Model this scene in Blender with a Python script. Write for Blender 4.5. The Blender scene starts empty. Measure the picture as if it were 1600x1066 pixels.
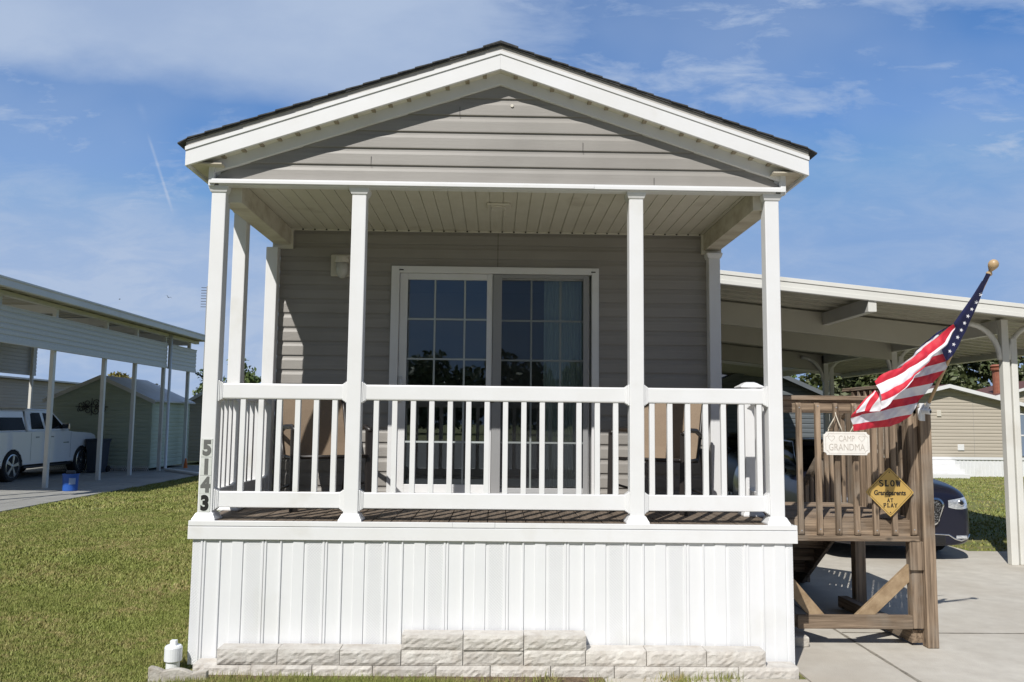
import bpy, math, random
import numpy as np
from mathutils import Vector, Matrix
random.seed(7); rng = np.random.default_rng(11)
S = bpy.context.scene
COL = S.collection
R = math.radians

# ------------------------------------------------------------------ materials
def nt(name):
    m = bpy.data.materials.new(name); m.use_nodes = True
    n = m.node_tree; n.nodes.clear()
    out = n.nodes.new('ShaderNodeOutputMaterial')
    b = n.nodes.new('ShaderNodeBsdfPrincipled')
    n.links.new(b.outputs[0], out.inputs[0])
    return m, n, b, out

def mat(name, c1, c2=None, rough=.5, scale=(4, 4, 4), detail=4, bump=0, bscale=60, metal=0, spec=.5, lo=.35, hi=.65,
        c3=None, s3=1.0, lo3=.5, hi3=.7, coat=0, bstretch=(1, 1, 1)):
    m, n, b, out = nt(name); L = n.links.new
    b.inputs['Roughness'].default_value = rough; b.inputs['Metallic'].default_value = metal
    b.inputs['Specular IOR Level'].default_value = spec
    b.inputs['Coat Weight'].default_value = coat
    tc = n.nodes.new('ShaderNodeTexCoord')
    col = (*c1, 1)
    if c2 is None: b.inputs['Base Color'].default_value = col
    else:
        mp = n.nodes.new('ShaderNodeMapping'); mp.inputs['Scale'].default_value = scale
        L(tc.outputs['Object'], mp.inputs[0])
        nz = n.nodes.new('ShaderNodeTexNoise'); nz.inputs['Scale'].default_value = 1; nz.inputs['Detail'].default_value = detail
        nz.inputs['Roughness'].default_value = .6
        L(mp.outputs[0], nz.inputs[0])
        r = n.nodes.new('ShaderNodeValToRGB'); e = r.color_ramp.elements
        e[0].position = lo; e[0].color = col; e[1].position = hi; e[1].color = (*c2, 1)
        L(nz.outputs[0], r.inputs[0]); last = r.outputs[0]
        if c3 is not None:
            z = n.nodes.new('ShaderNodeTexNoise'); z.inputs['Scale'].default_value = s3; z.inputs['Detail'].default_value = 5
            L(tc.outputs['Object'], z.inputs[0])
            mr = n.nodes.new('ShaderNodeMapRange'); mr.inputs[1].default_value = lo3; mr.inputs[2].default_value = hi3
            L(z.outputs[0], mr.inputs[0])
            mx = n.nodes.new('ShaderNodeMix'); mx.data_type = 'RGBA'
            L(mr.outputs[0], mx.inputs[0]); L(last, mx.inputs[6]); mx.inputs[7].default_value = (*c3, 1); last = mx.outputs[2]
        L(last, b.inputs['Base Color'])
    if bump:
        mp = n.nodes.new('ShaderNodeMapping'); mp.inputs['Scale'].default_value = bstretch
        L(tc.outputs['Object'], mp.inputs[0])
        z = n.nodes.new('ShaderNodeTexNoise'); z.inputs['Scale'].default_value = bscale; z.inputs['Detail'].default_value = 5
        L(mp.outputs[0], z.inputs[0])
        bp = n.nodes.new('ShaderNodeBump'); bp.inputs['Strength'].default_value = bump; bp.inputs['Distance'].default_value = .01
        L(z.outputs[0], bp.inputs['Height']); L(bp.outputs[0], b.inputs['Normal'])
    return m

M = {}
M['vinyl'] = mat('white_vinyl', (.72, .715, .705), (.75, .75, .75), .38, (3, 3, 3), bump=.06, bscale=7, c3=(.62, .60, .55), s3=2.6, lo3=.62, hi3=.85)
M['skirt'] = mat('white_skirting', (.73, .735, .74), (.76, .765, .77), .42, (2, 2, 2), bump=.08, bscale=5, c3=(.66, .66, .64), s3=1.7, lo3=.58, hi3=.85)
M['soffit'] = mat('cream_soffit', (.60, .57, .48), (.66, .63, .54), .5, (3, 3, 3), c3=(.42, .38, .30), s3=3, lo3=.6, hi3=.85)
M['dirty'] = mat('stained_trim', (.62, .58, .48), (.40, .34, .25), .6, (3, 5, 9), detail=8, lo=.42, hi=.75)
M['siding'] = mat('taupe_siding', (.282, .264, .240), (.308, .289, .264), .5, (1.5, 30, 60), detail=6, bump=.10, bscale=14, bstretch=(1, 6, 14), c3=(.25, .234, .212), s3=2.3, lo3=.45, hi3=.8)
M['shingle'] = mat('dark_shingle', (.035, .036, .038), (.075, .075, .075), .9, (30, 30, 30), bump=.4, bscale=120)
M['flash'] = mat('metal_flashing', (.42, .40, .36), (.52, .49, .45), .45, (5, 5, 5))
def vary(m, amt):
    n = m.node_tree; b = n.nodes['Principled BSDF']; src = b.inputs['Base Color'].links[0].from_socket
    oi = n.nodes.new('ShaderNodeObjectInfo'); mr = n.nodes.new('ShaderNodeMapRange'); mr.inputs[3].default_value = 1 - amt; mr.inputs[4].default_value = 1 + amt
    n.links.new(oi.outputs['Random'], mr.inputs[0]); vm = n.nodes.new('ShaderNodeVectorMath'); vm.operation = 'SCALE'
    n.links.new(src, vm.inputs[0]); n.links.new(mr.outputs[0], vm.inputs['Scale']); n.links.new(vm.outputs[0], b.inputs['Base Color']); return m
def knots(m, axis):
    n = m.node_tree; b = n.nodes['Principled BSDF']; src = b.inputs['Base Color'].links[0].from_socket; L = n.links.new
    tc = n.nodes.new('ShaderNodeTexCoord'); mp = n.nodes.new('ShaderNodeMapping'); sc = [9, 9, 9]; sc[axis] = 4.5; mp.inputs['Scale'].default_value = sc
    vo = n.nodes.new('ShaderNodeTexVoronoi'); vo.inputs['Scale'].default_value = 1; mr = n.nodes.new('ShaderNodeMapRange'); mr.inputs[1].default_value = .07; mr.inputs[2].default_value = .17
    mr.inputs[3].default_value = .38; mr.inputs[4].default_value = 1; vm = n.nodes.new('ShaderNodeVectorMath'); vm.operation = 'SCALE'
    L(tc.outputs['Object'], mp.inputs[0]); L(mp.outputs[0], vo.inputs['Vector']); L(vo.outputs['Distance'], mr.inputs[0]); L(src, vm.inputs[0]); L(mr.outputs[0], vm.inputs['Scale']); L(vm.outputs[0], b.inputs['Base Color']); return m
def wood(name, axis, a=(.095, .064, .040), b_=(.33, .242, .165), g=(.26, .222, .178)):
    sc = [38, 38, 38]; sc[axis] = 1.6
    bs = [1, 1, 1]; bs[axis] = .05
    return knots(vary(mat(name, a, b_, .8, tuple(sc), detail=8, bump=.6, bscale=90, lo=.34, hi=.62, c3=g, s3=3.5, lo3=.5, hi3=.8, bstretch=tuple(bs)), .22), axis)
M['wx'] = wood('weathered_wood_x', 0); M['wy'] = wood('weathered_wood_y', 1); M['wz'] = wood('weathered_wood_z', 2)
M['wfresh'] = mat('newer_wood', (.25, .17, .095), (.39, .285, .175), .75, (9, 9, 9), detail=8, bump=.3, bscale=60, lo=.35, hi=.65)
M['deck'] = mat('deck_boards', (.115, .088, .064), (.20, .155, .115), .75, (40, 2.5, 20), detail=6, bump=.25, bscale=80, bstretch=(1, .06, 1))
M['block'] = mat('concrete_block', (.49, .455, .41), (.61, .58, .53), .9, (14, 14, 14), detail=8, bump=.5, bscale=60, c3=(.44, .39, .33), s3=6, lo3=.55, hi3=.8)
vary(M['block'], .09)
M['curb'] = mat('old_concrete', (.36, .32, .27), (.52, .49, .43), .9, (10, 10, 10), detail=8, bump=.6, bscale=60)
M['black'] = mat('black_plastic', (.012, .012, .013), None, .4)
M['rubber'] = mat('rubber', (.018, .018, .018), None, .8)
M['darkmetal'] = mat('brown_black_metal', (.022, .018, .016), None, .4)
M['ventbrown'] = mat('vent_stain', (.24, .20, .14), (.36, .31, .23), .8, (30, 30, 30))
M['muntin'] = mat('muntin_between_panes', (.42, .46, .45), None, .5)
M['sling'] = mat('tan_sling', (.215, .155, .105), (.25, .185, .125), .8, (140, 140, 140), bump=.3, bscale=300)
M['grey'] = mat('grey_frame', (.30, .30, .30), None, .45)
M['creamplastic'] = mat('cream_plastic', (.62, .58, .50), None, .5)
M['chrome'] = mat('chrome', (.75, .75, .76), None, .12, metal=1)
M['alloy'] = mat('alloy', (.55, .56, .57), None, .3, metal=1)
M['gold'] = mat('gold_yellow_sign', (.56, .36, .10), (.62, .41, .13), .32, (6, 6, 6), metal=.25)
M['ink'] = mat('black_ink', (.012, .011, .010), None, .5)
M['signwhite'] = mat('sign_white', (.74, .71, .66), (.80, .78, .73), .6, (20, 20, 20), bump=.15, bscale=70)
M['engrave'] = mat('faded_engraving', (.50, .46, .41), None, .7)
M['silver'] = mat('silver_number', (.20, .20, .19), None, .35, metal=.4)
M['numtile'] = mat('pale_number_tile', (.56, .58, .54), (.64, .65, .62), .35, (30, 30, 30))
M['rope'] = mat('rope', (.62, .57, .47), None, .9)
M['polewood'] = mat('varnished_pole', (.42, .28, .14), (.52, .37, .21), .4, (50, 50, 6))
M['red'] = mat('flag_red', (.62, .022, .045), (.66, .03, .055), .65, (30, 30, 30), bump=.12, bscale=22)
M['white'] = mat('flag_white', (.78, .77, .80), (.82, .81, .84), .65, (30, 30, 30), bump=.12, bscale=22)
M['blue'] = mat('flag_blue', (.018, .024, .10), (.024, .03, .125), .65, (30, 30, 30), bump=.12, bscale=22)
for k in ('red', 'white', 'blue'):      # thin nylon lets light through
    n = M[k].node_tree; out = n.nodes['Material Output']; b = n.nodes['Principled BSDF']
    t = n.nodes.new('ShaderNodeBsdfTranslucent'); mx = n.nodes.new('ShaderNodeMixShader'); mx.inputs[0].default_value = .16
    src = b.inputs['Base Color'].links[0].from_socket
    n.links.new(src, t.inputs[0]); n.links.new(b.outputs[0], mx.inputs[1]); n.links.new(t.outputs[0], mx.inputs[2]); n.links.new(mx.outputs[0], out.inputs[0])
M['roofwhite'] = mat('carport_white', (.64, .63, .58), (.70, .69, .64), .45, (1, 1, 1), c3=(.55, .52, .45), s3=1.2, lo3=.55, hi3=.8)
M['pan'] = mat('carport_pan', (.43, .41, .33), (.49, .47, .385), .5, (1, 1, 1), c3=(.42, .39, .31), s3=.9, lo3=.5, hi3=.8)
M['band'] = mat('grey_band_siding', (.58, .58, .54), (.64, .64, .60), .5, (1, 20, 30))
M['green'] = mat('sage_siding', (.44, .50, .385), (.49, .55, .43), .6, (1, 1, 20))
M['shedroof'] = mat('shed_roof', (.55, .55, .55), (.62, .62, .62), .6, (3, 3, 3))
M['beige'] = mat('beige_siding', (.44, .39, .32), (.48, .43, .355), .6, (1, 1, 20))
M['darkroof'] = mat('dark_red_roof', (.10, .045, .035), (.14, .06, .05), .8, (6, 6, 6))
M['chimney'] = mat('rusty_chimney', (.26, .085, .05), (.32, .12, .07), .7, (8, 8, 8))
M['garage'] = mat('shaded_grey_siding', (.11, .125, .135), (.13, .145, .155), .6, (1, 1, 20))  # grey siding with the carport's shade darkened into its colour
M['navy'] = mat('navy_car_paint', (.009, .010, .022), None, .28, coat=.25, spec=.35)
M['carwhite'] = mat('white_car_paint', (.88, .88, .88), None, .3, coat=1)
M['carblack'] = mat('black_car_paint', (.008, .008, .009), None, .45, spec=.3)
M['carglass'] = mat('dark_car_glass', (.006, .007, .008), None, .15, spec=.08)
M['lens'] = mat('headlight_lens', (.55, .57, .60), (.85, .86, .88), .12, (25, 60, 60), metal=.6, lo=.4, hi=.6)
M['mesh'] = mat('grille_mesh', (.01, .01, .01), (.20, .20, .20), .4, (60, 60, 60), lo=.5, hi=.62)
M['bucket'] = mat('blue_bucket', (.02, .10, .42), None, .45)
M['bin'] = mat('slate_bin', (.05, .06, .08), None, .6)
M['orange'] = mat('orange_plastic', (.70, .16, .03), None, .6)
M['label'] = mat('pale_label', (.25, .35, .55), None, .6)
M['trunk'] = mat('bark', (.10, .08, .06), (.17, .14, .11), .9, (10, 10, 3), bump=.5, bscale=30)
M['oak'] = mat('oak_leaf', (.040, .062, .018), (.12, .135, .05), .6, (1.6, 1.6, 1.6), lo=.32, hi=.68, c3=(.15, .16, .10), s3=.8, lo3=.52, hi3=.72)
M['leaf'] = mat('green_leaf', (.045, .085, .02), (.12, .16, .045), .6, (2, 2, 2), lo=.32, hi=.68)
M['yellowleaf'] = mat('yellow_leaf', (.16, .16, .03), (.24, .19, .05), .6, (2, 2, 2))
M['pvc'] = mat('pvc', (.80, .81, .81), None, .35)
M['wallpaint'] = mat('interior_wall', (.30, .27, .23), None, .8)
M['curtain'] = mat('sheer_curtain', (.80, .86, .82), (.86, .90, .86), .8, (60, 1, 1))
M['bulbglass'] = mat('frosted_lamp_glass', (.50, .49, .45), None, .2)
M['interior'] = mat('interior_dark', (.09, .075, .06), None, .8)

# concrete slab
def concrete(name, c1, c2, c3):
    return mat(name, c1, c2, .88, (5, 5, 5), detail=9, bump=.35, bscale=90, lo=.3, hi=.72, c3=c3, s3=.7, lo3=.45, hi3=.75)
M['drive'] = concrete('driveway_concrete', (.45, .415, .355), (.56, .525, .455), (.40, .355, .29))
M['pave'] = concrete('paver_concrete', (.27, .265, .24), (.35, .34, .31), (.23, .225, .205))
M['joint'] = mat('joint_dark', (.17, .15, .12), (.30, .27, .22), .95, (20, 20, 20))

# lawn soil and grass blade
def lawn_mat(name, blades):
    m, n, b, out = nt(name); L = n.links.new
    b.inputs['Roughness'].default_value = .85 if not blades else .6
    b.inputs['Specular IOR Level'].default_value = .2
    tc = n.nodes.new('ShaderNodeTexCoord')
    def nz(scale, det=5):
        z = n.nodes.new('ShaderNodeTexNoise'); z.inputs['Scale'].default_value = scale; z.inputs['Detail'].default_value = det
        L(tc.outputs['Object'], z.inputs[0]); return z.outputs[0]
    def ramp(src, st):
        r = n.nodes.new('ShaderNodeValToRGB'); e = r.color_ramp.elements
        e[0].position, e[0].color = st[0][0], (*st[0][1], 1); e[1].position, e[1].color = st[-1][0], (*st[-1][1], 1)
        for p, c in st[1:-1]:
            q = e.new(p); q.color = (*c, 1)
        L(src, r.inputs[0]); return r.outputs[0]
    def mix(f, a, c):
        mx = n.nodes.new('ShaderNodeMix'); mx.data_type = 'RGBA'; L(f, mx.inputs[0]); L(a, mx.inputs[6]); L(c, mx.inputs[7]); return mx.outputs[2]
    def rng_(src, a, c):
        mr = n.nodes.new('ShaderNodeMapRange'); mr.inputs[1].default_value = a; mr.inputs[2].default_value = c; L(src, mr.inputs[0]); return mr.outputs[0]
    fine = nz(70 if blades else 30, 3)
    if blades:
        green = ramp(fine, [(.3, (.115, .165, .032)), (.5, (.21, .25, .055)), (.7, (.33, .345, .11))])
        dry = ramp(fine, [(.3, (.28, .22, .085)), (.7, (.48, .41, .20))])
    else:
        green = ramp(fine, [(.3, (.085, .11, .026)), (.7, (.17, .20, .05))])
        dry = ramp(fine, [(.3, (.17, .13, .06)), (.7, (.30, .24, .12))])
    f1 = rng_(nz(1.3, 6), .40, .68); f2 = rng_(nz(14, 4), .42, .60)
    mu = n.nodes.new('ShaderNodeMath'); mu.operation = 'MULTIPLY_ADD'; L(f1, mu.inputs[0]); L(f2, mu.inputs[1]); mu.inputs[2].default_value = .12
    L(mix(mu.outputs[0], green, dry), b.inputs['Base Color'])
    return m
M['soil'] = lawn_mat('lawn_ground', False); M['blade'] = lawn_mat('grass_blade', True)

# glass
def glass_mat(name, refl, trans):
    m = bpy.data.materials.new(name); m.use_nodes = True; n = m.node_tree; n.nodes.clear(); L = n.links.new
    out = n.nodes.new('ShaderNodeOutputMaterial'); t = n.nodes.new('ShaderNodeBsdfTransparent'); g = n.nodes.new('ShaderNodeBsdfGlossy')
    t.inputs[0].default_value = (*trans, 1); g.inputs['Roughness'].default_value = 0.0; g.inputs[0].default_value = (.9, .95, 1, 1)
    fr = n.nodes.new('ShaderNodeFresnel'); fr.inputs[0].default_value = 1.5
    a = n.nodes.new('ShaderNodeMath'); a.operation = 'ADD'; a.inputs[1].default_value = refl; L(fr.outputs[0], a.inputs[0])
    mx = n.nodes.new('ShaderNodeMixShader'); L(a.outputs[0], mx.inputs[0]); L(t.outputs[0], mx.inputs[1]); L(g.outputs[0], mx.inputs[2]); L(mx.outputs[0], out.inputs[0])
    return m
M['glass'] = glass_mat('window_glass', .065, (.86, .90, .88))
def screen_mat():
    m = bpy.data.materials.new('insect_screen'); m.use_nodes = True; n = m.node_tree; n.nodes.clear(); L = n.links.new
    out = n.nodes.new('ShaderNodeOutputMaterial'); t = n.nodes.new('ShaderNodeBsdfTransparent'); d = n.nodes.new('ShaderNodeBsdfDiffuse')
    d.inputs[0].default_value = (.05, .05, .055, 1); mx = n.nodes.new('ShaderNodeMixShader'); mx.inputs[0].default_value = .25
    L(t.outputs[0], mx.inputs[1]); L(d.outputs[0], mx.inputs[2]); L(mx.outputs[0], out.inputs[0]); return m
M['screen'] = screen_mat()

# ------------------------------------------------------------------ mesh builder
class MB:
    def __init__(s): s.v = []; s.f = []; s.m = []
    def face(s, pts, mi=0):
        i = len(s.v); s.v += [tuple(p) for p in pts]; s.f.append(list(range(i, i + len(pts)))); s.m.append(mi)
    def box(s, x0, x1, y0, y1, z0, z1, mi=0):
        if x0 > x1: x0, x1 = x1, x0
        if y0 > y1: y0, y1 = y1, y0
        if z0 > z1: z0, z1 = z1, z0
        i = len(s.v)
        s.v += [(x0, y0, z0), (x1, y0, z0), (x1, y1, z0), (x0, y1, z0), (x0, y0, z1), (x1, y0, z1), (x1, y1, z1), (x0, y1, z1)]
        for f in ((0, 3, 2, 1), (4, 5, 6, 7), (0, 1, 5, 4), (1, 2, 6, 5), (2, 3, 7, 6), (3, 0, 4, 7)):
            s.f.append([i + k for k in f]); s.m.append(mi)
        return s
    def bar(s, a, b, w, h, up=(0, 0, 1), mi=0):
        a, b = Vector(a), Vector(b); d = (b - a).normalized(); u = Vector(up)
        r = d.cross(u)
        if r.length < 1e-4: r = d.cross(Vector((1, 0, 0)))
        r.normalize(); u = r.cross(d).normalized(); i = len(s.v)
        for p in (a, b):
            for sx, sz in ((-1, -1), (1, -1), (1, 1), (-1, 1)): s.v.append(tuple(p + r * sx * w / 2 + u * sz * h / 2))
        for f in ((0, 1, 2, 3), (7, 6, 5, 4), (0, 4, 5, 1), (1, 5, 6, 2), (2, 6, 7, 3), (3, 7, 4, 0)):
            s.f.append([i + k for k in f]); s.m.append(mi)
        return s
    def tube(s, pts, r, n=10, mi=0, cap=True):
        pts = [Vector(p) for p in pts]; rs = r if isinstance(r, (list, tuple)) else [r] * len(pts)
        i0 = len(s.v); prev = None
        for k, p in enumerate(pts):
            d = (pts[min(k + 1, len(pts) - 1)] - pts[max(k - 1, 0)]).normalized()
            if prev is None: prev = d.orthogonal().normalized()
            u = (prev - d * prev.dot(d)).normalized(); prev = u; w = d.cross(u)
            for j in range(n):
                a = 2 * math.pi * j / n; s.v.append(tuple(p + (u * math.cos(a) + w * math.sin(a)) * rs[k]))
        for k in range(len(pts) - 1):
            for j in range(n):
                a = i0 + k * n + j; b = i0 + k * n + (j + 1) % n; s.f.append([a, b, b + n, a + n]); s.m.append(mi)
        if cap:
            s.f.append([i0 + j for j in range(n)][::-1]); s.m.append(mi)
            e = i0 + (len(pts) - 1) * n; s.f.append([e + j for j in range(n)]); s.m.append(mi)
        return s
    def lathe(s, prof, c=(0, 0, 0), n=24, mi=0, axis=(0, 0, 1)):
        q = Vector((0, 0, 1)).rotation_difference(Vector(axis)); c = Vector(c); i0 = len(s.v)
        for r_, z in prof:
            for j in range(n):
                a = 2 * math.pi * j / n; s.v.append(tuple(c + q @ Vector((r_ * math.cos(a), r_ * math.sin(a), z))))
        for k in range(len(prof) - 1):
            for j in range(n):
                a = i0 + k * n + j; b = i0 + k * n + (j + 1) % n; s.f.append([a, b, b + n, a + n]); s.m.append(mi)
        s.f.append([i0 + j for j in range(n)][::-1]); s.m.append(mi)
        e = i0 + (len(prof) - 1) * n; s.f.append([e + j for j in range(n)]); s.m.append(mi)
        return s
    def prism(s, poly, a0, a1, axis=1, mi=0):
        """poly of 2-tuples in the two other axes, extruded a0..a1 along axis"""
        def P(p, a):
            return (a, p[0], p[1]) if axis == 0 else ((p[0], a, p[1]) if axis == 1 else (p[0], p[1], a))
        n = len(poly); i = len(s.v); s.v += [P(p, a0) for p in poly] + [P(p, a1) for p in poly]
        s.f.append(list(range(i, i + n))); s.m.append(mi); s.f.append(list(range(i + 2 * n - 1, i + n - 1, -1))); s.m.append(mi)
        for k in range(n):
            j = (k + 1) % n; s.f.append([i + k, i + n + k, i + n + j, i + j]); s.m.append(mi)
        return s
    def loft(s, rings, mi=0, cap=True, closed=True):
        i0 = len(s.v); n = len(rings[0])
        for r_ in rings: s.v += [tuple(p) for p in r_]
        for k in range(len(rings) - 1):
            for j in range(n if closed else n - 1):
                a = i0 + k * n + j; b = i0 + k * n + (j + 1) % n; s.f.append([a, b, b + n, a + n]); s.m.append(mi)
        if cap:
            s.f.append(list(range(i0, i0 + n))[::-1]); s.m.append(mi); e = i0 + (len(rings) - 1) * n; s.f.append(list(range(e, e + n))); s.m.append(mi)
        return s

def setp(o, label=None, cat=None, group=None, kind=None):
    if label: o['label'] = label
    if cat: o['category'] = cat
    if group: o['group'] = group
    if kind: o['kind'] = kind
    return o
def thing(name, loc, label, cat, group=None, rz=0):
    o = bpy.data.objects.new(name, None); COL.objects.link(o); o.location = loc; o.rotation_euler = (0, 0, rz)
    o.empty_display_size = .2
    o['off'] = 0 if rz else 1
    return setp(o, label, cat, group)
def root_of(o):
    while o.parent: o = o.parent
    return o
def build(name, mb, mats, parent=None, bevel=0, smooth=False, label=None, sub=0, fixn=True, world=True):
    me = bpy.data.meshes.new(name)
    off = Vector((0, 0, 0))
    if parent is not None and world: off = Vector(root_of(parent).location)
    v = [(p[0] - off.x, p[1] - off.y, p[2] - off.z) for p in mb.v] if off.length else mb.v
    me.from_pydata(v, [], mb.f)
    if not isinstance(mats, (list, tuple)): mats = [mats]
    for m in mats: me.materials.append(m)
    if len(mats) > 1: me.polygons.foreach_set('material_index', mb.m)
    if fixn:
        import bmesh
        b = bmesh.new(); b.from_mesh(me); bmesh.ops.recalc_face_normals(b, faces=b.faces); b.to_mesh(me); b.free()
    if smooth: me.polygons.foreach_set('use_smooth', [True] * len(me.polygons))
    me.update()
    o = bpy.data.objects.new(name, me); COL.objects.link(o)
    if parent is not None: o.parent = parent
    if bevel:
        md = o.modifiers.new('bevel', 'BEVEL'); md.width = bevel; md.segments = 2; md.limit_method = 'ANGLE'; md.angle_limit = R(40)
    if sub:
        md = o.modifiers.new('sub', 'SUBSURF'); md.levels = sub; md.render_levels = sub
    if label: o['label'] = label
    return o
def copy_tree(o, parent=None):
    c = o.copy(); COL.objects.link(c)
    if parent is not None: c.parent = parent
    for ch in list(o.children): copy_tree(ch, c)
    return c
def text_mb(txt, size, depth=.003, bold=0.0, font_scale_x=1.0):
    cu = bpy.data.curves.new('t', 'FONT'); cu.body = txt; cu.size = size; cu.extrude = depth; cu.offset = bold
    cu.align_x = 'CENTER'; cu.align_y = 'CENTER'; cu.resolution_u = 4
    ob = bpy.data.objects.new('t', cu); COL.objects.link(ob)
    bpy.context.view_layer.update()
    dg = bpy.context.evaluated_depsgraph_get(); me = bpy.data.meshes.new_from_object(ob.evaluated_get(dg))
    mb = MB(); mb.v = [(p.co.x * font_scale_x, p.co.y, p.co.z) for p in me.vertices]; mb.f = [list(p.vertices) for p in me.polygons]; mb.m = [0] * len(mb.f)
    bpy.data.objects.remove(ob); bpy.data.curves.remove(cu); bpy.data.meshes.remove(me)
    return mb
def place(mb, x, y, z):      # text plane -> facing -Y
    mb.v = [(x + p[0], y - p[2], z + p[1]) for p in mb.v]; return mb
def merge(*mbs):
    r = MB()
    for m in mbs:
        i = len(r.v); r.v += m.v; r.f += [[k + i for k in f] for f in m.f]; r.m += m.m
    return r
def struct(name, mb, m, kind='structure', **k):
    return setp(build(name, mb, m, None, **k), kind=kind)

# siding course profile (Dutch lap); proud distance towards -n
def courses(z0, z1, h=.13, base=1.005, d=.013):
    k = math.floor((z0 - base) / h + 1e-6); out = []
    while base + k * h < z1 - 1e-6:
        a = base + k * h
        prof = [(a, d), (a + h * .06, d * 1.05), (a + h * .62, d * .85), (a + h * .80, d * .25), (a + h * .999, d * .08)]
        out.append([(min(max(z, z0), z1), y) for z, y in prof]); k += 1
    return out
def siding_y(mb, x0, x1, z0, z1, y, span=None, sgn=-1, **kw):   # wall facing -Y (sgn=-1)
    for c in courses(z0, z1, **kw):
        for (za, ya), (zb, yb) in zip(c[:-1], c[1:]):
            if zb - za < 1e-5: continue
            A = span(za) if span else (x0, x1); B = span(zb) if span else (x0, x1)
            if A[1] - A[0] < 1e-4 and B[1] - B[0] < 1e-4: continue
            mb.face([(A[0], y + sgn * ya, za), (A[1], y + sgn * ya, za), (B[1], y + sgn * yb, zb), (B[0], y + sgn * yb, zb)])
        za, ya = c[0]; A = span(za) if span else (x0, x1)
        mb.face([(A[0], y, za), (A[1], y, za), (A[1], y + sgn * ya, za), (A[0], y + sgn * ya, za)])
def siding_x(mb, y0, y1, z0, z1, x, sgn=1, **kw):
    for c in courses(z0, z1, **kw):
        for (za, ya), (zb, yb) in zip(c[:-1], c[1:]):
            if zb - za < 1e-5: continue
            mb.face([(x + sgn * ya, y0, za), (x + sgn * ya, y1, za), (x + sgn * yb, y1, zb), (x + sgn * yb, y0, zb)])
        za, ya = c[0]; mb.face([(x, y0, za), (x, y1, za), (x + sgn * ya, y1, za), (x + sgn * ya, y0, za)])

# ------------------------------------------------------------------ ground
g = MB(); g.box(-400, 400, -300, 500, -.6, 0); struct('lawn', g, M['soil'])
g = MB(); g.box(2.13, 12.0, -9, 5.5, -.2, .012); g.box(2.2, 6.5, 5.51, 17.5, -.2, .012); g.box(.75, 2.12, -9, -.21, -.2, .010)
struct('driveway', g, M['drive'])
g = MB()
for (xa, ya, xb, yb) in ((2.862, -9, 2.862, 5.49), (2.88, 1.035, 12, 1.035), (2.21, -2.6, 12, -2.6)):
    L_ = math.hypot(xb - xa, yb - ya); n_ = int(L_ / .09); pts_ = []
    for k in range(n_ + 1):
        f = k / n_; w_ = .008 + .004 * math.sin(k * 1.7) * math.sin(k * .61); pts_.append((xa + (xb - xa) * f, ya + (yb - ya) * f, w_ + (.004 if xa == xb else 0)))
    for p, q in zip(pts_[:-1], pts_[1:]):
        if xa == xb: g.face([(p[0] - p[2], p[1], .0155), (p[0] + p[2], p[1], .0155), (q[0] + q[2], q[1], .0155), (q[0] - q[2], q[1], .0155)])
        else: g.face([(p[0], p[1] - p[2], .0155), (q[0], q[1] - q[2], .0155), (q[0], q[1] + q[2], .0155), (p[0], p[1] + p[2], .0155)])
struct('driveway_joint', g, M['joint'])
g = MB()
for i in range(12):
    for j in range(14):
        x0 = -8.75 - (i + 1) * .75; y0 = 1.5 + j * 1.6; g.box(x0 + .008, x0 + .742, y0 + .008, y0 + 1.592, -.2, .035 + random.uniform(0, .003))
struct('paved_slab', g, M['pave'], bevel=.005)
g = MB(); g.box(-17.7, -8.8, 1.5, 23.8, -.2, .018); struct('paved_slab_bed', g, M['joint'])
g = MB(); g.box(-90, 90, -60, -9.05, -.2, .01); struct('road', g, concrete('street_surface', (.12, .118, .112), (.17, .165, .155), (.10, .098, .092)))  # unseen street, stretched and darkened to cut bounce and door-glass reflections
g = MB(); g.box(-2.0, .74, -.30, -.02, -.2, .012)
struct('mulch_bed', g, mat('mulch', (.07, .045, .028), (.20, .14, .08), .95, (40, 40, 40), bump=1, bscale=80))

def blades(n, xr, yr, h=(.016, .036), w=.005, excl=(), dens=None):
    x = rng.uniform(*xr, n); y = rng.uniform(*yr, n)
    keep = np.ones(n, bool)
    for (a, b, c, d) in excl: keep &= ~((x > a) & (x < b) & (y > c) & (y < d))
    if dens is not None: keep &= dens(x, y)
    # clumping
    keep &= rng.random(n) < (.30 + .35 * np.sin(x * 1.9 + np.sin(y * 1.3) * 2) * np.sin(y * 1.5 - x * .7) + .40 + .25 * np.sin(x * 7.1 + 2 * np.sin(y * 3)) * np.sin(y * 6.3 + x))
    x = x[keep]; y = y[keep]; n = len(x)
    hh = rng.uniform(*h, n); a = rng.uniform(0, 2 * np.pi, n); ln = rng.uniform(0, 1.1, n) * hh; b = rng.uniform(0, 2 * np.pi, n)
    ww = w * rng.uniform(.6, 1.4, n)
    v = np.zeros((n, 3, 3)); v[:, 0] = np.c_[x - np.cos(a) * ww, y - np.sin(a) * ww, np.zeros(n)]
    v[:, 1] = np.c_[x + np.cos(a) * ww, y + np.sin(a) * ww, np.zeros(n)]
    v[:, 2] = np.c_[x + np.cos(b) * ln, y + np.sin(b) * ln, hh]
    return v.reshape(-1, 3)
def tris(name, V, m, parent=None, off=(0, 0, 0), per=3):
    n = len(V) // per; me = bpy.data.meshes.new(name)
    me.vertices.add(len(V)); me.vertices.foreach_set('co', (V - np.array(off)).astype(np.float32).ravel())
    me.loops.add(len(V)); me.loops.foreach_set('vertex_index', np.arange(len(V), dtype=np.int32))
    me.polygons.add(n); me.polygons.foreach_set('loop_start', np.arange(n, dtype=np.int32) * per); me.polygons.foreach_set('loop_total', np.full(n, per, np.int32))
    me.materials.append(m); me.update(calc_edges=True)
    o = bpy.data.objects.new(name, me); COL.objects.link(o)
    if parent: o.parent = parent
    return o
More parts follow.
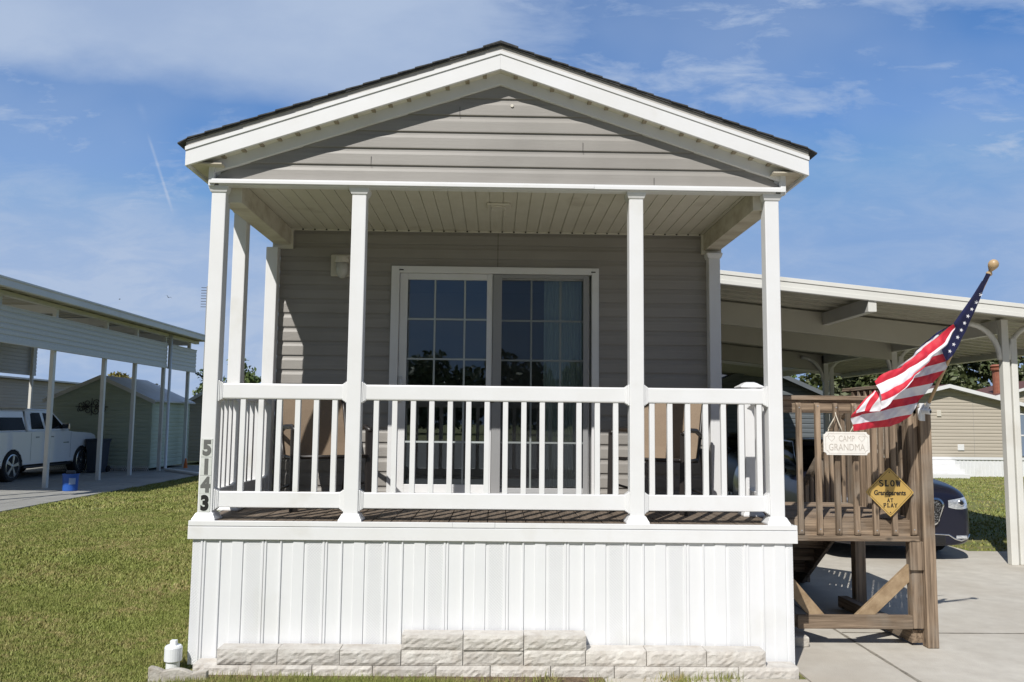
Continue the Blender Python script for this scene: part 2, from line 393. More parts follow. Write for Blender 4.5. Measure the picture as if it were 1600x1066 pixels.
ex = [(-2.13, 2.3, -.16, 12), (-18, -8.72, 1.4, 24.2), (2.15, 12.1, -9.1, 5.53), (2.15, 6.52, 5, 17.1), (-2.26, -1.85, -.36, -.1), (.75, 2.2, -9, -.19)]
inview = lambda x, y: (x > -.62 * (y + 6) - .6) & (x < .68 * (y + 6) + .6)
V = [blades(330000, (-5.6, -1.9), (-1.6, 2.6), excl=ex, dens=inview),
     blades(300000, (-9, -1.9), (2.6, 9.5), (.02, .042), .008, excl=ex, dens=inview),
     blades(110000, (-9.2, -2.2), (9.5, 24), (.028, .05), .014, excl=ex, dens=inview),
     blades(60000, (6.4, 20), (5.4, 22), (.028, .05), .014, excl=ex, dens=inview)]
# front fringe beside the blocks: ragged tufts
fr = []
for cx, cy, r_, k in [(-1.75, -.33, .16, 300), (-1.3, -.36, .3, 1500), (-.8, -.38, .3, 1500), (-.35, -.4, .25, 1200), (.05, -.36, .09, 120), (.35, -.3, .12, 160), (1.25, -.27, .14, 260),
                      (1.55, -.24, .1, 120), (.7, -.34, .08, 80), (-1.9, -.42, .25, 800), (-.6, -.5, .6, 4000), (-1.5, -.5, .6, 4000)]:
    x = cx + rng.normal(0, r_ * .6, k); y = np.minimum(cy + rng.normal(0, .045, k), -.20)
    hh = rng.uniform(.02, .085, k); a = rng.uniform(0, 6.28, k); ln = hh * rng.uniform(0, .7, k); b = rng.uniform(0, 6.28, k); ww = .0035
    t = np.zeros((k, 3, 3)); t[:, 0] = np.c_[x - np.cos(a) * ww, y - np.sin(a) * ww, np.zeros(k)]; t[:, 1] = np.c_[x + np.cos(a) * ww, y + np.sin(a) * ww, np.zeros(k)]
    t[:, 2] = np.c_[x + np.cos(b) * ln, np.minimum(y + np.sin(b) * ln, -.19), hh]; fr.append(t.reshape(-1, 3))
for k_, (xa, xb, ya, yb, hmax) in enumerate(((-2.26, -2.15, .0, 4.0, .11), (-8.74, -8.64, 2.0, 24.0, .09), (-2.6, -2.2, -.5, .3, .07))):
    k = (3200, 5000, 1800)[k_]; x = rng.uniform(xa, xb, k); y = rng.uniform(ya, yb, k); hh = rng.uniform(.03, hmax, k) * (.6 + .4 * np.sin(y * 5 + np.sin(y * 13)))
    a = rng.uniform(0, 6.28, k); ln = hh * rng.uniform(0, .6, k); b = rng.uniform(0, 6.28, k); ww = .004; t = np.zeros((k, 3, 3))
    t[:, 0] = np.c_[x - np.cos(a) * ww, y - np.sin(a) * ww, np.zeros(k)]; t[:, 1] = np.c_[x + np.cos(a) * ww, y + np.sin(a) * ww, np.zeros(k)]; t[:, 2] = np.c_[np.minimum(x + np.cos(b) * ln, -2.135), y + np.sin(b) * ln, hh]; fr.append(t.reshape(-1, 3))
setp(tris('grass', np.concatenate(V + fr), M['blade']), kind='stuff')

# ------------------------------------------------------------------ the house
H = thing('park_model_home', (0, 0, 0), 'taupe and white porch-fronted cottage with gabled roof, raised on white skirting', 'house')
ZD = 1.005; YW = 1.614; ZH = 3.446; ZC = 3.472
# walls
w = MB()
siding_y(w, -2.005, -.976, 1.02, ZC, YW); siding_y(w, .932, 2.005, 1.02, ZC, YW); siding_y(w, -.976, .932, 3.135, ZC, YW)
siding_x(w, YW, 11.5, .45, 3.5, 2.0, 1); siding_x(w, YW, 11.5, .45, 3.5, -2.0, -1)
w.box(-1.99, -.976, YW + .004, YW + .1, .45, 3.5); w.box(.932, 1.99, YW + .004, YW + .1, .45, 3.5); w.box(-.976, .932, YW + .004, YW + .1, 3.135, 3.5)
w.box(-1.99, 1.99, 11.4, 11.5, .45, 3.5)
w.box(-1.99, -1.93, YW + .1, 11.4, .45, 3.5); w.box(1.93, 1.99, YW + .1, 11.4, .45, 3.5)
build('wall', w, M['siding'], H, fixn=False)
t = MB(); t.box(-.0035, 0, YW - .0145, YW - .012, 3.135, ZC); build('siding_seam', t, M['darkmetal'], H)
t = MB(); t.box(-1.99, 1.99, 2.0, 11.35, .95, .99); build('floor_slab', t, M['interior'], H)
# interior room seen through the door
r_ = MB(); r_.box(-1.9, 1.9, 4.9, 4.95, 1.0, 3.4); r_.box(-1.92, -1.88, 1.75, 4.95, 1.0, 3.4); r_.box(1.88, 1.92, 1.75, 4.95, 1.0, 3.4); r_.box(-1.92, 1.92, 1.75, 4.95, 3.4, 3.45)
build('interior_room', r_, M['wallpaint'], H)
t = MB(); t.box(-1.9, 1.9, 1.72, 4.9, .995, 1.02); build('interior_floor', t, M['interior'], H)
t = MB()
for a, b in ((.44, .81),):
    n = 60; top = []; 
    for k in range(n):
        x0 = a + (b - a) * k / n; x1 = a + (b - a) * (k + 1) / n
        y0 = 1.80 + .016 * math.sin(k * 1.15); y1 = 1.80 + .016 * math.sin((k + 1) * 1.15)
        t.face([(x0, y0, 1.06), (x1, y1, 1.06), (x1, y1, 3.08), (x0, y0, 3.08)])
build('curtain', t, M['curtain'], H, smooth=True)
# gable
SL = .338; AP = 4.226
gw = MB(); siding_y(gw, 0, 0, ZH, AP, .05, span=lambda z: (-min(2.1, (AP - z) / SL), min(2.1, (AP - z) / SL)))
gw.prism([(-2.1, ZH), (2.1, ZH), (2.1, ZH + .09), (0, AP - .02), (-2.1, ZH + .09)], .052, .09, 1)
build('gable', gw, M['siding'], H, fixn=False)
for sx_, sz_ in ((-.95, ZH + .135), (.62, ZH + .265), (1.15, ZH + .005), (-.30, ZH + .525)):
    t = MB(); t.box(sx_, sx_ + .003, .034, .0375, sz_ + .01, sz_ + .085); build('siding_seam', t, M['darkmetal'], H)
t = MB()   # little gable nail cap
t.lathe([(.012, 0), (.012, .006)], (.09, .036, AP - .155), 10, axis=(0, -1, 0)); build('vent_cap', t, M['creamplastic'], H)
def slope_strip(mb, y0, y1, top, bot, x1, sgn, x0=0.0, slope=SL):
    """strip under the roof slope: top/bot heights at x=0; vertical plumb ends"""
    P = [(sgn * x0, top - slope * x0), (sgn * x1, top - slope * x1), (sgn * x1, bot - slope * x1), (sgn * x0, bot - slope * x0)]
    mb.prism(P, y0, y1, 1)
for s in (-1, 1):
    t = MB(); slope_strip(t, .012, .05, 4.312, 4.226, 2.10, s); build('frieze_board', t, M['vinyl'], H, bevel=.002)
    t = MB(); slope_strip(t, -.10, -.075, 4.432, 4.296, 2.262, s); build('rake_fascia', t, M['vinyl'], H, bevel=.002)
    t = MB(); slope_strip(t, -.095, -.076, 4.474, 4.433, 2.262, s); build('drip_edge', t, M['flash'], H)
    t = MB(); slope_strip(t, -.108, -.1005, 4.437, 4.410, 2.264, s); build('drip_flange', t, M['vinyl'], H)
    t = MB(); slope_strip(t, -.074, .05, 4.318, 4.310, 2.2, s, x0=.0)   # soffit with vent notches
    build('soffit', t, M['soffit'], H)
    k = .1
    while k < 2.1:
        t = MB(); t.box(s * k, s * (k + .030), -.072, .008, 4.309 - SL * (k + .015) - .0045 - random.uniform(0, .003), 4.309 - SL * (k + .015) + .006); k += .135 + random.uniform(-.012, .012)
        build('soffit_vent', t, M['ventbrown'], H)
    # roof plane
    t = MB(); P = [(0, 4.488), (s * 2.285, 4.488 - SL * 2.285), (s * 2.285, 4.474 - SL * 2.285), (0, 4.474)]; t.prism(P, -.114, 11.9, 1)
    rf = build('roof', t, M['shingle'], H)
    t = MB()
    for k in range(19):            # shingle courses with ragged butt edges along the rake
        xa = k * .125; xb = xa + .118; za = 4.492 - SL * xa; zb = 4.492 - SL * xb
        yy = -.120 - random.uniform(0, .008)
        t.prism([(s * xa, za - .001), (s * min(xb + .006, 2.315), zb + .004), (s * min(xb + .006, 2.315), zb - .006), (s * xa, za - .008)], yy, 11.92, 1)
    build('shingle_course', t, M['shingle'], rf)
    # eave: side fascia and eave soffit
    t = MB(); t.box(s * 2.243, s * 2.262, -.073, 11.9, 4.296 - SL * 2.262, 4.43 - SL * 2.262); build('eave_fascia', t, M['vinyl'], H, bevel=.002)
    t = MB(); t.box(s * 2.01, s * 2.242, -.073, 11.9, 3.556, 3.566); build('eave_soffit', t, M['dirty'], H)
    t = MB(); t.box(s * 2.085, s * 2.125, -.002, .05, ZH - .03, 3.585); build('corner_trim', t, M['vinyl'], H, bevel=.003)
    # side wall above porch opening
    t = MB(); t.box(s * 2.085, s * 2.055, .05, YW, 3.40, 3.58); build('side_header', t, M['vinyl'], H)
    # porch side beam
    t = MB(); t.box(s * 1.905, s * 2.05, .09, YW - .003, 3.315, ZC); build('porch_beam', t, M['dirty'], H, bevel=.004)
    t = MB(); t.box(s * 1.885, s * 2.07, YW - .045, YW - .016, 3.28, ZC - .002); build('beam_end_trim', t, M['soffit'], H, bevel=.003)
t = MB(); t.box(-2.1, 2.1, -.006, .085, ZH - .008, ZH + .022); t.box(-2.115, .70, -.018, -.0065, ZH - .014, ZH + .010); t.box(.702, 2.115, -.016, -.0065, ZH - .016, ZH + .008)
t.box(-2.05, 2.05, .0, .085, ZH - .022, ZH - .0085)
build('header_trim', t, M['vinyl'], H, bevel=.002)
t = MB(); t.lathe([(.10, 0), (.10, .0)], (0, 0, 0), 4)
# ridge cap
t = MB(); t.prism([(-.13, 4.458), (0, 4.502), (.13, 4.458), (.13, 4.448), (0, 4.491), (-.13, 4.448)], -.128, 11.95, 1); build('ridge_cap', t, M['shingle'], H)
# ceiling planks
t = MB(); x = -1.905; k = 0
while x < 1.9:
    x1 = min(x + .102, 1.905); t.box(x, x1, .085, YW - .005, ZC, ZC + .012)
    t.face([(x1, .085, ZC + .009), (x1 + .006, .085, ZC + .009), (x1 + .006, YW, ZC + .009), (x1, YW, ZC + .009)]); x = x1 + .006
ce = build('porch_ceiling', t, M['soffit'], H, fixn=False)
t = MB(); t.box(-1.905, 1.905, YW - .028, YW - .014, ZC - .014, ZC - .001); build('ceiling_trim', t, M['soffit'], ce)
t = MB(); x = -1.905 + .105
while x < 1.88:
    t.box(x - .007, x + .007, YW - .034, YW - .0285, ZC - .012, ZC - .001); x += .108
build('trim_notch', t, M['darkmetal'], ce)
t = MB(); t.box(-1.905, 1.905, .09, YW, ZC + .02, ZC + .05); build('ceiling_backing', t, M['dirty'], H)
t = MB(); t.box(-.095, .095, .56, .70, ZC - .018, ZC - .001); cf = build('ceiling_bracket', t, M['creamplastic'], H, bevel=.006)
t = MB(); t.box(-.06, .06, .59, .67, ZC - .028, ZC - .0185); t.box(-.06, -.045, .67, .735, ZC - .03, ZC - .002); t.box(.045, .06, .67, .735, ZC - .03, ZC - .002); build('bracket_clip', t, M['creamplastic'], cf, bevel=.002)
# deck
dk = MB(); x = -2.12
while x < 2.11:
    x1 = min(x + .138, 2.12); y = .006; j = int((x + 5) / .138) % 3
    ys = [.006, .25 + .17 * j, .85 + .17 * j, YW - .02]
    for a, b in zip(ys[:-1], ys[1:]): dk.box(x, x1 - .006, a, b - .004, ZD - .03, ZD + random.uniform(-.0015, .0015))
    x = x1
dko = build('porch_deck', dk, M['deck'], H, bevel=.002)
t = MB(); t.box(-2.1, 2.1, .02, YW, .90, .965); build('deck_joist', t, M['wx'], dko)
t = MB()
t.box(-2.145, .0, -.026, .004, ZD - .03, ZD + .004); t.box(.0015, 2.145, -.0255, .004, ZD - .03, ZD + .0035)
t.box(-2.138, 2.138, -.0195, .003, .885, ZD - .031); t.box(-2.145, -2.1385, -.024, 1.6, .885, ZD); t.box(2.1385, 2.145, -.024, .52, .885, ZD)
t.box(-2.145, 2.145, -.0285, -.0197, .883, ZD - .036)
build('deck_fascia', t, M['vinyl'], H, bevel=.002)
t = MB(); t.box(-.30, -.2985, -.0268, -.024, ZD - .028, ZD + .005); build('fascia_seam', t, M['grey'], H)
# skirting: repeating vertical profile, lattice pressed strips as bump
SK = MB(); LT = MB(); zb, zt = .03, .884
P0 = -2.115
prof = [(0.0, 0), (.056, 0), (.060, .010), (.072, .010), (.076, 0), (.084, .010), (.092, .010), (.096, .0), (.185, -.001), (.190, .012), (.198, .012), (.202, .0), (.275, .001), (.279, .008), (.352, .006), (.356, -.004), (.362, -.004), (.366, 0), (.372, .0)]
# period .4245 ; lattice strip occupies last part
per = .4245; pts = []; k = 0; x = P0
while x < 2.115:
    for dx, dy in prof + [(.376, 0)]:
        pts.append((x + dx, -dy))
    x += per
pts = [p for p in pts if p[0] <= 2.115] + [(2.115, 0)]
zz = [zb, zt]
for (xa, ya), (xb, yb) in zip(pts[:-1], pts[1:]):
    j1 = .0022 * math.sin(xa * 23) + .0016 * math.sin(xa * 7); 
    SK.face([(xa, -.004 + ya, zb), (xb, -.004 + yb, zb), (xb, -.004 + yb, zt), (xa, -.004 + ya, zt)])
SK.box(-2.115, 2.115, .001, .03, zb, zt)
SK.box(-2.115, -2.10, .03, 1.6, zb, zt); SK.box(2.10, 2.115, .03, 1.6, zb, zt)
for yy in np.arange(.1, 1.6, .2125): SK.box(-2.122, -2.1155, yy, yy + .03, zb, zt)
sko = build('skirting', SK, M['skirt'], H, fixn=False)
x = P0
while x < 2.1:                          # pressed diamond lattice strips
    xa, xb = x + per - .046, x + per + .052
    if x == P0:
        strips = [(x + .002, x + .054), (xa, xb)]
    else: strips = [(xa, xb)]
    for a, b in strips:
        if b > 2.112: b = 2.112
        if b - a < .02: continue
        st = .021; zc = zb + .01
        w_ = b - a
        for q in range(-int(w_ / st) - 1, int((zt - zb) / st)):
            for sg in (1, -1):
                z0 = zb + q * st; z1 = z0 + w_
                xs, xe = a, b; zs, ze = z0, z1
                if zs < zb: xs = a + (zb - zs); zs = zb
                if ze > zt - .01: xe = xs + (zt - .01 - zs); ze = zt - .01
                if xe - xs < .004: continue
                X0, X1 = (xs, xe) if sg > 0 else (a + b - xs, a + b - xe)
                LT.face([(X0, -.0068, zs - .0016), (X1, -.0068, ze - .0016), (X1, -.0060, ze + .0016), (X0, -.0060, zs + .0016)])
    x += per
build('lattice_strip', LT, M['skirt'], sko, fixn=False)

# posts
def vpost(x, y, z0, z1, w_=.105, base=True, cap=True, name='porch_post'):
    t = MB(); h = w_ / 2; t.box(x - h, x + h, y - h, y + h, z0, z1)
    o = build(name, t, M['vinyl'], H, bevel=.006)
    if base:
        t = MB(); rings = []
        for q, z in ((.083, 0), (.083, .012), (.072, .03), (.062, .05), (.0535, .056)):
            rings.append([(x - q, y - q, z0 + z), (x + q, y - q, z0 + z), (x + q, y + q, z0 + z), (x - q, y + q, z0 + z)])
        t.loft(rings); build('post_base', t, M['vinyl'], o, bevel=.003)
    if cap:
        t = MB(); rings = []
        for q, z in ((.0535, -.05), (.060, -.045), (.070, -.02), (.072, 0)):
            rings.append([(x - q, y - q, z1 + z), (x + q, y - q, z1 + z), (x + q, y + q, z1 + z), (x - q, y + q, z1 + z)])
        t.loft(rings); build('post_cap', t, M['vinyl'], o, bevel=.003)
    return o
YP = .085
p0 = vpost(-2.055, YP, ZD, ZH - .022); p1 = vpost(-1.027, YP, ZD, ZH - .022); p2 = vpost(1.018, YP, ZD, ZH - .022); p3 = vpost(2.028, YP, ZD, ZH - .022)
vpost(-2.10, .75, ZD, 3.44); vpost(-2.055, YW - .062, ZD, 3.28, base=False, cap=False); vpost(1.985, YW - .062, ZD, 3.28, base=False, cap=True)
nw = vpost(2.015, .62, ZD, 1.985, cap=False, name='newel_post')
t = MB(); rings = []
for q, z in ((.056, 0), (.060, .004), (.088, .018), (.094, .024), (.094, .032), (.06, .052), (.056, .056), (.03, .068)):
    rings.append([(2.015 - q, .62 - q, 1.985 + z), (2.015 + q, .62 - q, 1.985 + z), (2.015 + q, .62 + q, 1.985 + z), (2.015 - q, .62 + q, 1.985 + z)])
t.loft(rings); build('newel_cap', t, M['vinyl'], nw, bevel=.003)
# railings
def railing(xa, xb, ya, yb, nb, bx=None, stub=True):
    A = Vector((xa, ya, 0)); B = Vector((xb, yb, 0)); d = (B - A).normalized(); nrm = Vector((0, 0, 1))
    t = MB(); t.bar(A + nrm * 1.922, B + nrm * 1.922, .055, .112); r0 = build('railing', t, M['vinyl'], H, bevel=.010)
    t = MB(); t.bar(A + nrm * 1.15, B + nrm * 1.15, .05, .112); build('bottom_rail', t, M['vinyl'], r0, bevel=.006)
    L_ = (B - A).length
    for i in range(nb):
        f = (bx[i] - xa) if bx else L_ * (i + .75) / (nb + .5)
        p = A + d * f; t = MB()
        t.bar((p.x, p.y, 1.2055), (p.x, p.y, 1.8665), .038, .038, up=d); build('baluster', t, M['vinyl'], r0, bevel=.003)
    for P, s in ((A, 1), (B, -1)):
        for z in (1.922, 1.15):
            t = MB()
            for w_, h_, off in ((.085, .150, .006), (.072, .134, .017), (.064, .122, .026)):
                c = P + d * s * (off - .001); c.z = z
                t.bar(c - d * .006, c + d * .006, w_, h_)
            build('rail_bracket', t, M['vinyl'], r0, bevel=.004)
    return r0
bl = [-1.825, -1.696, -1.565, -1.432, -1.299, -1.166]
bc = [-.867 + .1335 * i for i in range(14)]; brr = [1.133 + .1305 * i for i in range(7)]
railing(-2.002, -1.08, YP, YP, 7 if 0 else 6, bl); railing(-.974, .965, YP, YP, 14, bc); railing(1.071, 1.975, YP, YP, 7, brr)
railing(-2.065, -2.09, YP + .053, .697, 4); railing(-2.09, -2.06, .803, YW - .115, 5); railing(2.02, 2.02, YP + .053, .567, 2)

# sliding door
D = MB(); yf = YW - .045
x0, x1, z0, z1 = -.976, .932, 1.02, 3.135
D.box(x0, x0 + .075, yf, YW + .09, z0, z1); D.box(x1 - .065, x1, yf, YW + .09, z0, z1); D.box(x0 + .075, x1 - .065, yf, YW + .09, z1 - .062, z1); D.box(x0 + .075, x1 - .065, yf, YW + .09, z0, z0 + .03)
door = build('sliding_door', D, M['vinyl'], H, bevel=.004)
t = MB()
yl = YW - .015
t.box(-.898, -.826, yl, yl + .04, 1.052, 3.072); t.box(-.098, -.045, yl, yl + .04, 1.052, 3.072); t.box(-.826, -.098, yl, yl + .04, 2.985 + .03, 3.072); t.box(-.826, -.098, yl, yl + .04, 1.052, 1.15)
la = build('door_panel', t, M['vinyl'], door, bevel=.004)
t = MB(); t.box(-.826, -.098, yl + .016, yl + .022, 1.15, 3.015); build('glass_pane', t, M['glass'], door)
t = MB()
for xx in (-.574, -.300): t.box(xx - .008, xx + .008, yl + .008, yl + .0125, 1.15, 3.015)
for zz_ in (2.649, 2.282, 1.905, 1.53): t.box(-.826, -.098, yl + .0105, yl + .0135, zz_ - .008, zz_ + .008)
build('window_grille', t, M['muntin'], door)
yr = YW + .035
t = MB(); t.box(-.03, .03, yr, yr + .04, 1.055, 3.072); t.box(.81, .855, yr, yr + .04, 1.055, 3.072); t.box(.03, .81, yr, yr + .04, 3.03, 3.072); t.box(.03, .81, yr, yr + .04, 1.055, 1.12)
build('door_panel', t, M['vinyl'], door, bevel=.004)
t = MB(); t.box(.03, .81, yr + .016, yr + .022, 1.12, 3.03); build('glass_pane', t, M['glass'], door)
t = MB()
for xx in (.315, .585): t.box(xx - .008, xx + .008, yr + .008, yr + .0125, 1.12, 3.03)
for zz_ in (2.649, 2.282, 1.905, 1.53): t.box(.03, .81, yr + .0105, yr + .0135, zz_ - .008, zz_ + .008)
build('window_grille', t, M['muntin'], door)
ys = YW - .012
t = MB(); t.box(-.042, .04, ys - .016, ys + .004, 1.055, 3.07)
t.box(.79, .835, ys - .016, ys + .004, 1.055, 3.07); t.box(.04, .79, ys - .016, ys + .004, 3.035, 3.07); t.box(.04, .79, ys - .016, ys + .004, 1.055, 1.085)
sc = build('screen_frame', t, M['grey'], door, bevel=.003, label='grey insect screen frame over the right panel')
t = MB(); t.face([(.04, ys - .006, 1.085), (.79, ys - .006, 1.085), (.79, ys - .006, 3.035), (.04, ys - .006, 3.035)]); build('screen_mesh', t, M['screen'], door)
t = MB(); t.box(-.075, -.02, ys - .04, ys - .0165, 1.89, 2.02); build('screen_latch', t, M['black'], door, bevel=.005)
t = MB(); t.tube([(-.875, yl - .005, 1.90), (-.862, yl - .055, 1.93), (-.850, yl - .07, 2.0), (-.862, yl - .055, 2.07), (-.875, yl - .005, 2.10)], .010, 8); t.box(-.895, -.86, yl - .012, yl - .0005, 1.88, 2.12)
build('door_handle', t, M['vinyl'], door, smooth=True)
for q in (-.905, .86): t = MB(); t.box(q, q + .04, yf - .003, yf - .0005, 3.093, 3.103); build('weep_slot', t, M['ink'], door)
t = MB(); t.box(-.98, .94, YW - .10, YW - .046, 1.005, 1.035); build('door_sill', t, M['vinyl'], door, bevel=.004)
# wall lantern
t = MB(); t.box(-1.535, -1.345, YW - .042, YW - .014, 3.03, 3.235); lt = build('wall_lantern', t, M['creamplastic'], H, bevel=.012)
t = MB(); t.lathe([(.02, .05), (.06, .045), (.067, .02), (.067, -.01)], (-1.415, YW - .11, 3.15), 20); t.box(-1.435, -1.395, YW - .10, YW - .043, 3.16, 3.19); build('lantern_cap', t, M['creamplastic'], lt, smooth=False)
t = MB(); t.lathe([(.056, .0), (.056, -.06), (.05, -.10), (.03, -.13), (.012, -.14)], (-1.415, YW - .11, 3.139), 20); build('lantern_glass', t, M['bulbglass'], lt, smooth=True)
# outdoor hose bib at door foot
# house numbers on front-left post
yn = YP - .0525
for ch, zc, mm, lb in (('5', 1.515, 'silver', 'grey number 5'), ('1', 1.383, 'silver', 'faded grey number 1'), ('4', 1.257, 'silver', 'faded grey number 4'), ('3', 1.128, 'ink', 'black number 3')):
    t = MB(); t.box(-2.098, -2.018, yn - .004, yn - .0005, zc - .064, zc + .064)
    pl = build('number_tile', t, M['numtile'], p0, label=lb)
    tx = text_mb(ch, .165, .0012, .0095, .86)
    cx = -2.056
    mnx = min(p[0] for p in tx.v); mxx = max(p[0] for p in tx.v); mny = min(p[1] for p in tx.v); mxy = max(p[1] for p in tx.v)
    s_ = .112 / (mxy - mny)
    tx.v = [((p[0] - (mnx + mxx) / 2) * s_, (p[1] - (mny + mxy) / 2) * s_, p[2]) for p in tx.v]
    # digit is a part of the post (sub-part level limit): keep beside its tile
    build('house_digit', place(tx, cx, yn - .0055, zc), M[mm], p0, fixn=False)

# ------------------------------------------------------------------ retaining blocks
def rough_block(x0, x1, y0, y1, z0, z1, seed):
    """split-faced wall block with a rock face"""
    rr = random.Random(seed); nx, nz_ = 14, 5; mb = MB(); grid = []
    for j in range(nz_ + 1):
        row = []
        for i in range(nx + 1):
            ed = (i in (0, nx)) or (j in (0, nz_))
            row.append((x0 + (x1 - x0) * i / nx, y0 + (.007 if ed else rr.uniform(-.004, .004)), z0 + (z1 - z0) * j / nz_))
        grid.append(row)
    for j in range(nz_):
        for i in range(nx): mb.face([grid[j][i], grid[j][i + 1], grid[j + 1][i + 1], grid[j + 1][i]])
    F = lambda a, b, c, d: mb.face([a, b, c, d])
    yb = y1; e0 = y0 + .007
    for i in range(nx):
        a, b = grid[nz_][i], grid[nz_][i + 1]; F(a, b, (b[0], yb, z1), (a[0], yb, z1))
        a, b = grid[0][i], grid[0][i + 1]; F((a[0], yb, z0), (b[0], yb, z0), b, a)
    for j in range(nz_):
        a, b = grid[j][0], grid[j + 1][0]; F(a, b, (x0, yb, b[2]), (x0, yb, a[2]))
        a, b = grid[j][nx], grid[j + 1][nx]; F((x1, yb, a[2]), (x1, yb, b[2]), b, a)
    F((x0, yb, z0), (x1, yb, z0), (x1, yb, z1), (x0, yb, z1))
    return mb
ords = ['first', 'second', 'third', 'fourth', 'fifth', 'sixth', 'seventh', 'eighth', 'ninth', 'tenth', 'eleventh', 'twelfth']
rows = [(-.03, .078, [-2.02, -1.627, -1.218, -.813, -.385, -.02, .388, .82, 1.262, 1.665, 2.078], 'bottom'),
        (.080, .180, [-1.86, -1.455, -1.036, -.623, -.206, .205, .625, 1.04, 1.45, 1.856], 'middle'),
        (.182, .280, [-.623, -.206, .205, .632], 'top')]
for z0, z1, xs, rn in rows:
    for i, (a, b) in enumerate(zip(xs[:-1], xs[1:])):
        yo = random.uniform(-.008, .008)
        yo += {'bottom': 0, 'middle': 0, 'top': 0}[rn]
        tilt = random.uniform(-.0015, .0015)
        o = build('retaining_block', rough_block(a + .0025, b - .0025, -.185 + yo, -.032 + yo, z0, z1 + tilt, i * 7 + int(z0 * 100)), M['block'], None, fixn=True)
        lb = 'pale rough-faced concrete block, %s from the left in the %s row below the skirting' % (ords[i], rn)
        if rn == 'top': lb = 'pale rough-faced concrete block, %s from the left of the three capping the stack' % ords[i]
        setp(o, lb, 'block', 'concrete blocks stacked along the white skirting')
# scalloped edging
def scallop(x0, x1, y, z0, z1, n=2):
    P = [(x0, z0)]; N = 36
    for i in range(N + 1):
        u = i / N; P.append((x0 + (x1 - x0) * u, z1 - .022 + .022 * abs(math.cos(u * math.pi * n)) ** .8 * 1.0))
    P.append((x1, z0)); return P
t = MB(); t.prism(scallop(-2.235, -1.87, 0, -.02, .115, 2), -.335, -.285, 1)
o = build('scalloped_edging', t, M['curb'], None, bevel=.006)
for v in o.data.vertices: v.co.y += (v.co.x + 1.87) * .10; v.co.z += -(v.co.x + 2.235) * .10
setp(o, 'weathered scalloped concrete lawn edging beside the white cleanout pipe', 'garden edging')
cl = thing('cleanout_pipe', (-2.185, -.08, 0), 'short white plastic pipe with square-topped cap by the skirting corner', 'pipe')
t = MB(); t.lathe([(.045, 0), (.045, .10)], (-2.185, -.08, 0), 24); build('pipe', t, M['pvc'], cl, smooth=False)
t = MB(); t.lathe([(.056, .075), (.058, .08), (.058, .165), (.05, .178), (.03, .18)], (-2.185, -.08, 0), 24); t.box(-2.205, -2.165, -.10, -.06, .178, .212); build('pipe_cap', t, M['pvc'], cl, bevel=.003)

# ------------------------------------------------------------------ wooden landing and steps
LD = thing('wooden_landing', (2.8, 1.2, 0), 'weathered wooden landing with picket railing and steps beside the porch', 'landing')
YF = .60
def wpart(name, fn, m, parent=LD, bev=.003):
    t = MB(); fn(t); return build(name, t, M[m], parent, bevel=bev)
# deck boards
for i in range(9):
    y = YF + .045 + i * .145
    wpart('deck_board', lambda t: t.box(2.16, 3.33, y, y + .138, .955, .99), 'wx')
wpart('rim_joist', lambda t: t.box(2.15, 3.32, YF, YF + .04, .835, .982), 'wx'); wpart('rim_joist', lambda t: t.box(2.15, 3.32, YF - .03, YF - .001, .820, .862), 'wx')
wpart('rim_joist', lambda t: t.box(2.15, 3.32, 1.88, 1.92, .82, .985), 'wx'); wpart('side_joist', lambda t: t.box(3.30, 3.34, YF + .041, 1.879, .82, .954), 'wy')
wpart('inner_joist', lambda t: (t.box(2.55, 2.59, YF + .041, 1.879, .82, .954), t.box(2.95, 2.99, YF + .041, 1.879, .82, .954)), 'wy')
# posts
wpart('post', lambda t: t.box(3.352, 3.442, YF - .04, YF + .05, 0.012, 1.875), 'wz', bev=.008)
wpart('post', lambda t: t.box(3.262, 3.350, YF + .0, YF + .085, .15, 1.86), 'wz', bev=.006)
wpart('post', lambda t: t.box(3.36, 3.46, 1.85, 1.95, .012, 2.0), 'wz', bev=.006)
wpart('post', lambda t: t.box(2.16, 2.25, 1.85, 1.95, .012, .82), 'wz', bev=.006)
wpart('post', lambda t: t.box(2.17, 2.26, YF + .05, YF + .13, .10, 2.0), 'wz', bev=.006)
wpart('post_block', lambda t: t.box(3.245, 3.351, YF - .025, YF - .001, .60, .819), 'wz', bev=.003)
# rails
wpart('top_rail', lambda t: t.box(2.16, 3.345, YF - .0, YF + .038, 1.815, 1.9155), 'wx')
wpart('rail_cap', lambda t: t.box(2.13, 3.345, YF - .025, YF + .06, 1.9165, 1.953), 'wx', bev=.005)
wpart('side_rail', lambda t: t.box(3.381, 3.419, YF + .10, 1.85, 1.93, 2.036), 'wy')
wpart('side_rail_cap', lambda t: t.box(3.33, 3.47, YF + .10, 1.98, 2.037, 2.07), 'wy', bev=.005)
# balusters
for i in range(7):
    x = 2.372 + i * .1478
    def f(t, x=x):
        P = [(YF - .032 - (.03 if 0 else 0), .868), (YF - .002, .868 + .0), (YF - .002, 1.895), (YF - .02, 1.895), (YF - .04, 1.87), (YF - .04, .885)]
        t.prism(P, x, x + .040, 0)
    b_ = wpart('baluster', f, 'wz', bev=.003)
    for zc_ in (.905, 1.862):
        t = MB(); t.lathe([(.006, 0), (.004, .002)], (x + .02, YF - .0405, zc_ + random.uniform(-.008, .008)), 8, axis=(0, -1, 0)); build('screw_head', t, M['grey'], b_)
for i in range(9):
    y = .74 + i * .125
    wpart('side_baluster', lambda t: t.box(3.335, 3.375, y, y + .038, .87, 2.03), 'wz')
    if i < 9: wpart('side_baluster', lambda t: t.box(3.421, 3.459, y + .06, y + .098, .87, 2.03), 'wz') if i % 2 == 0 else None
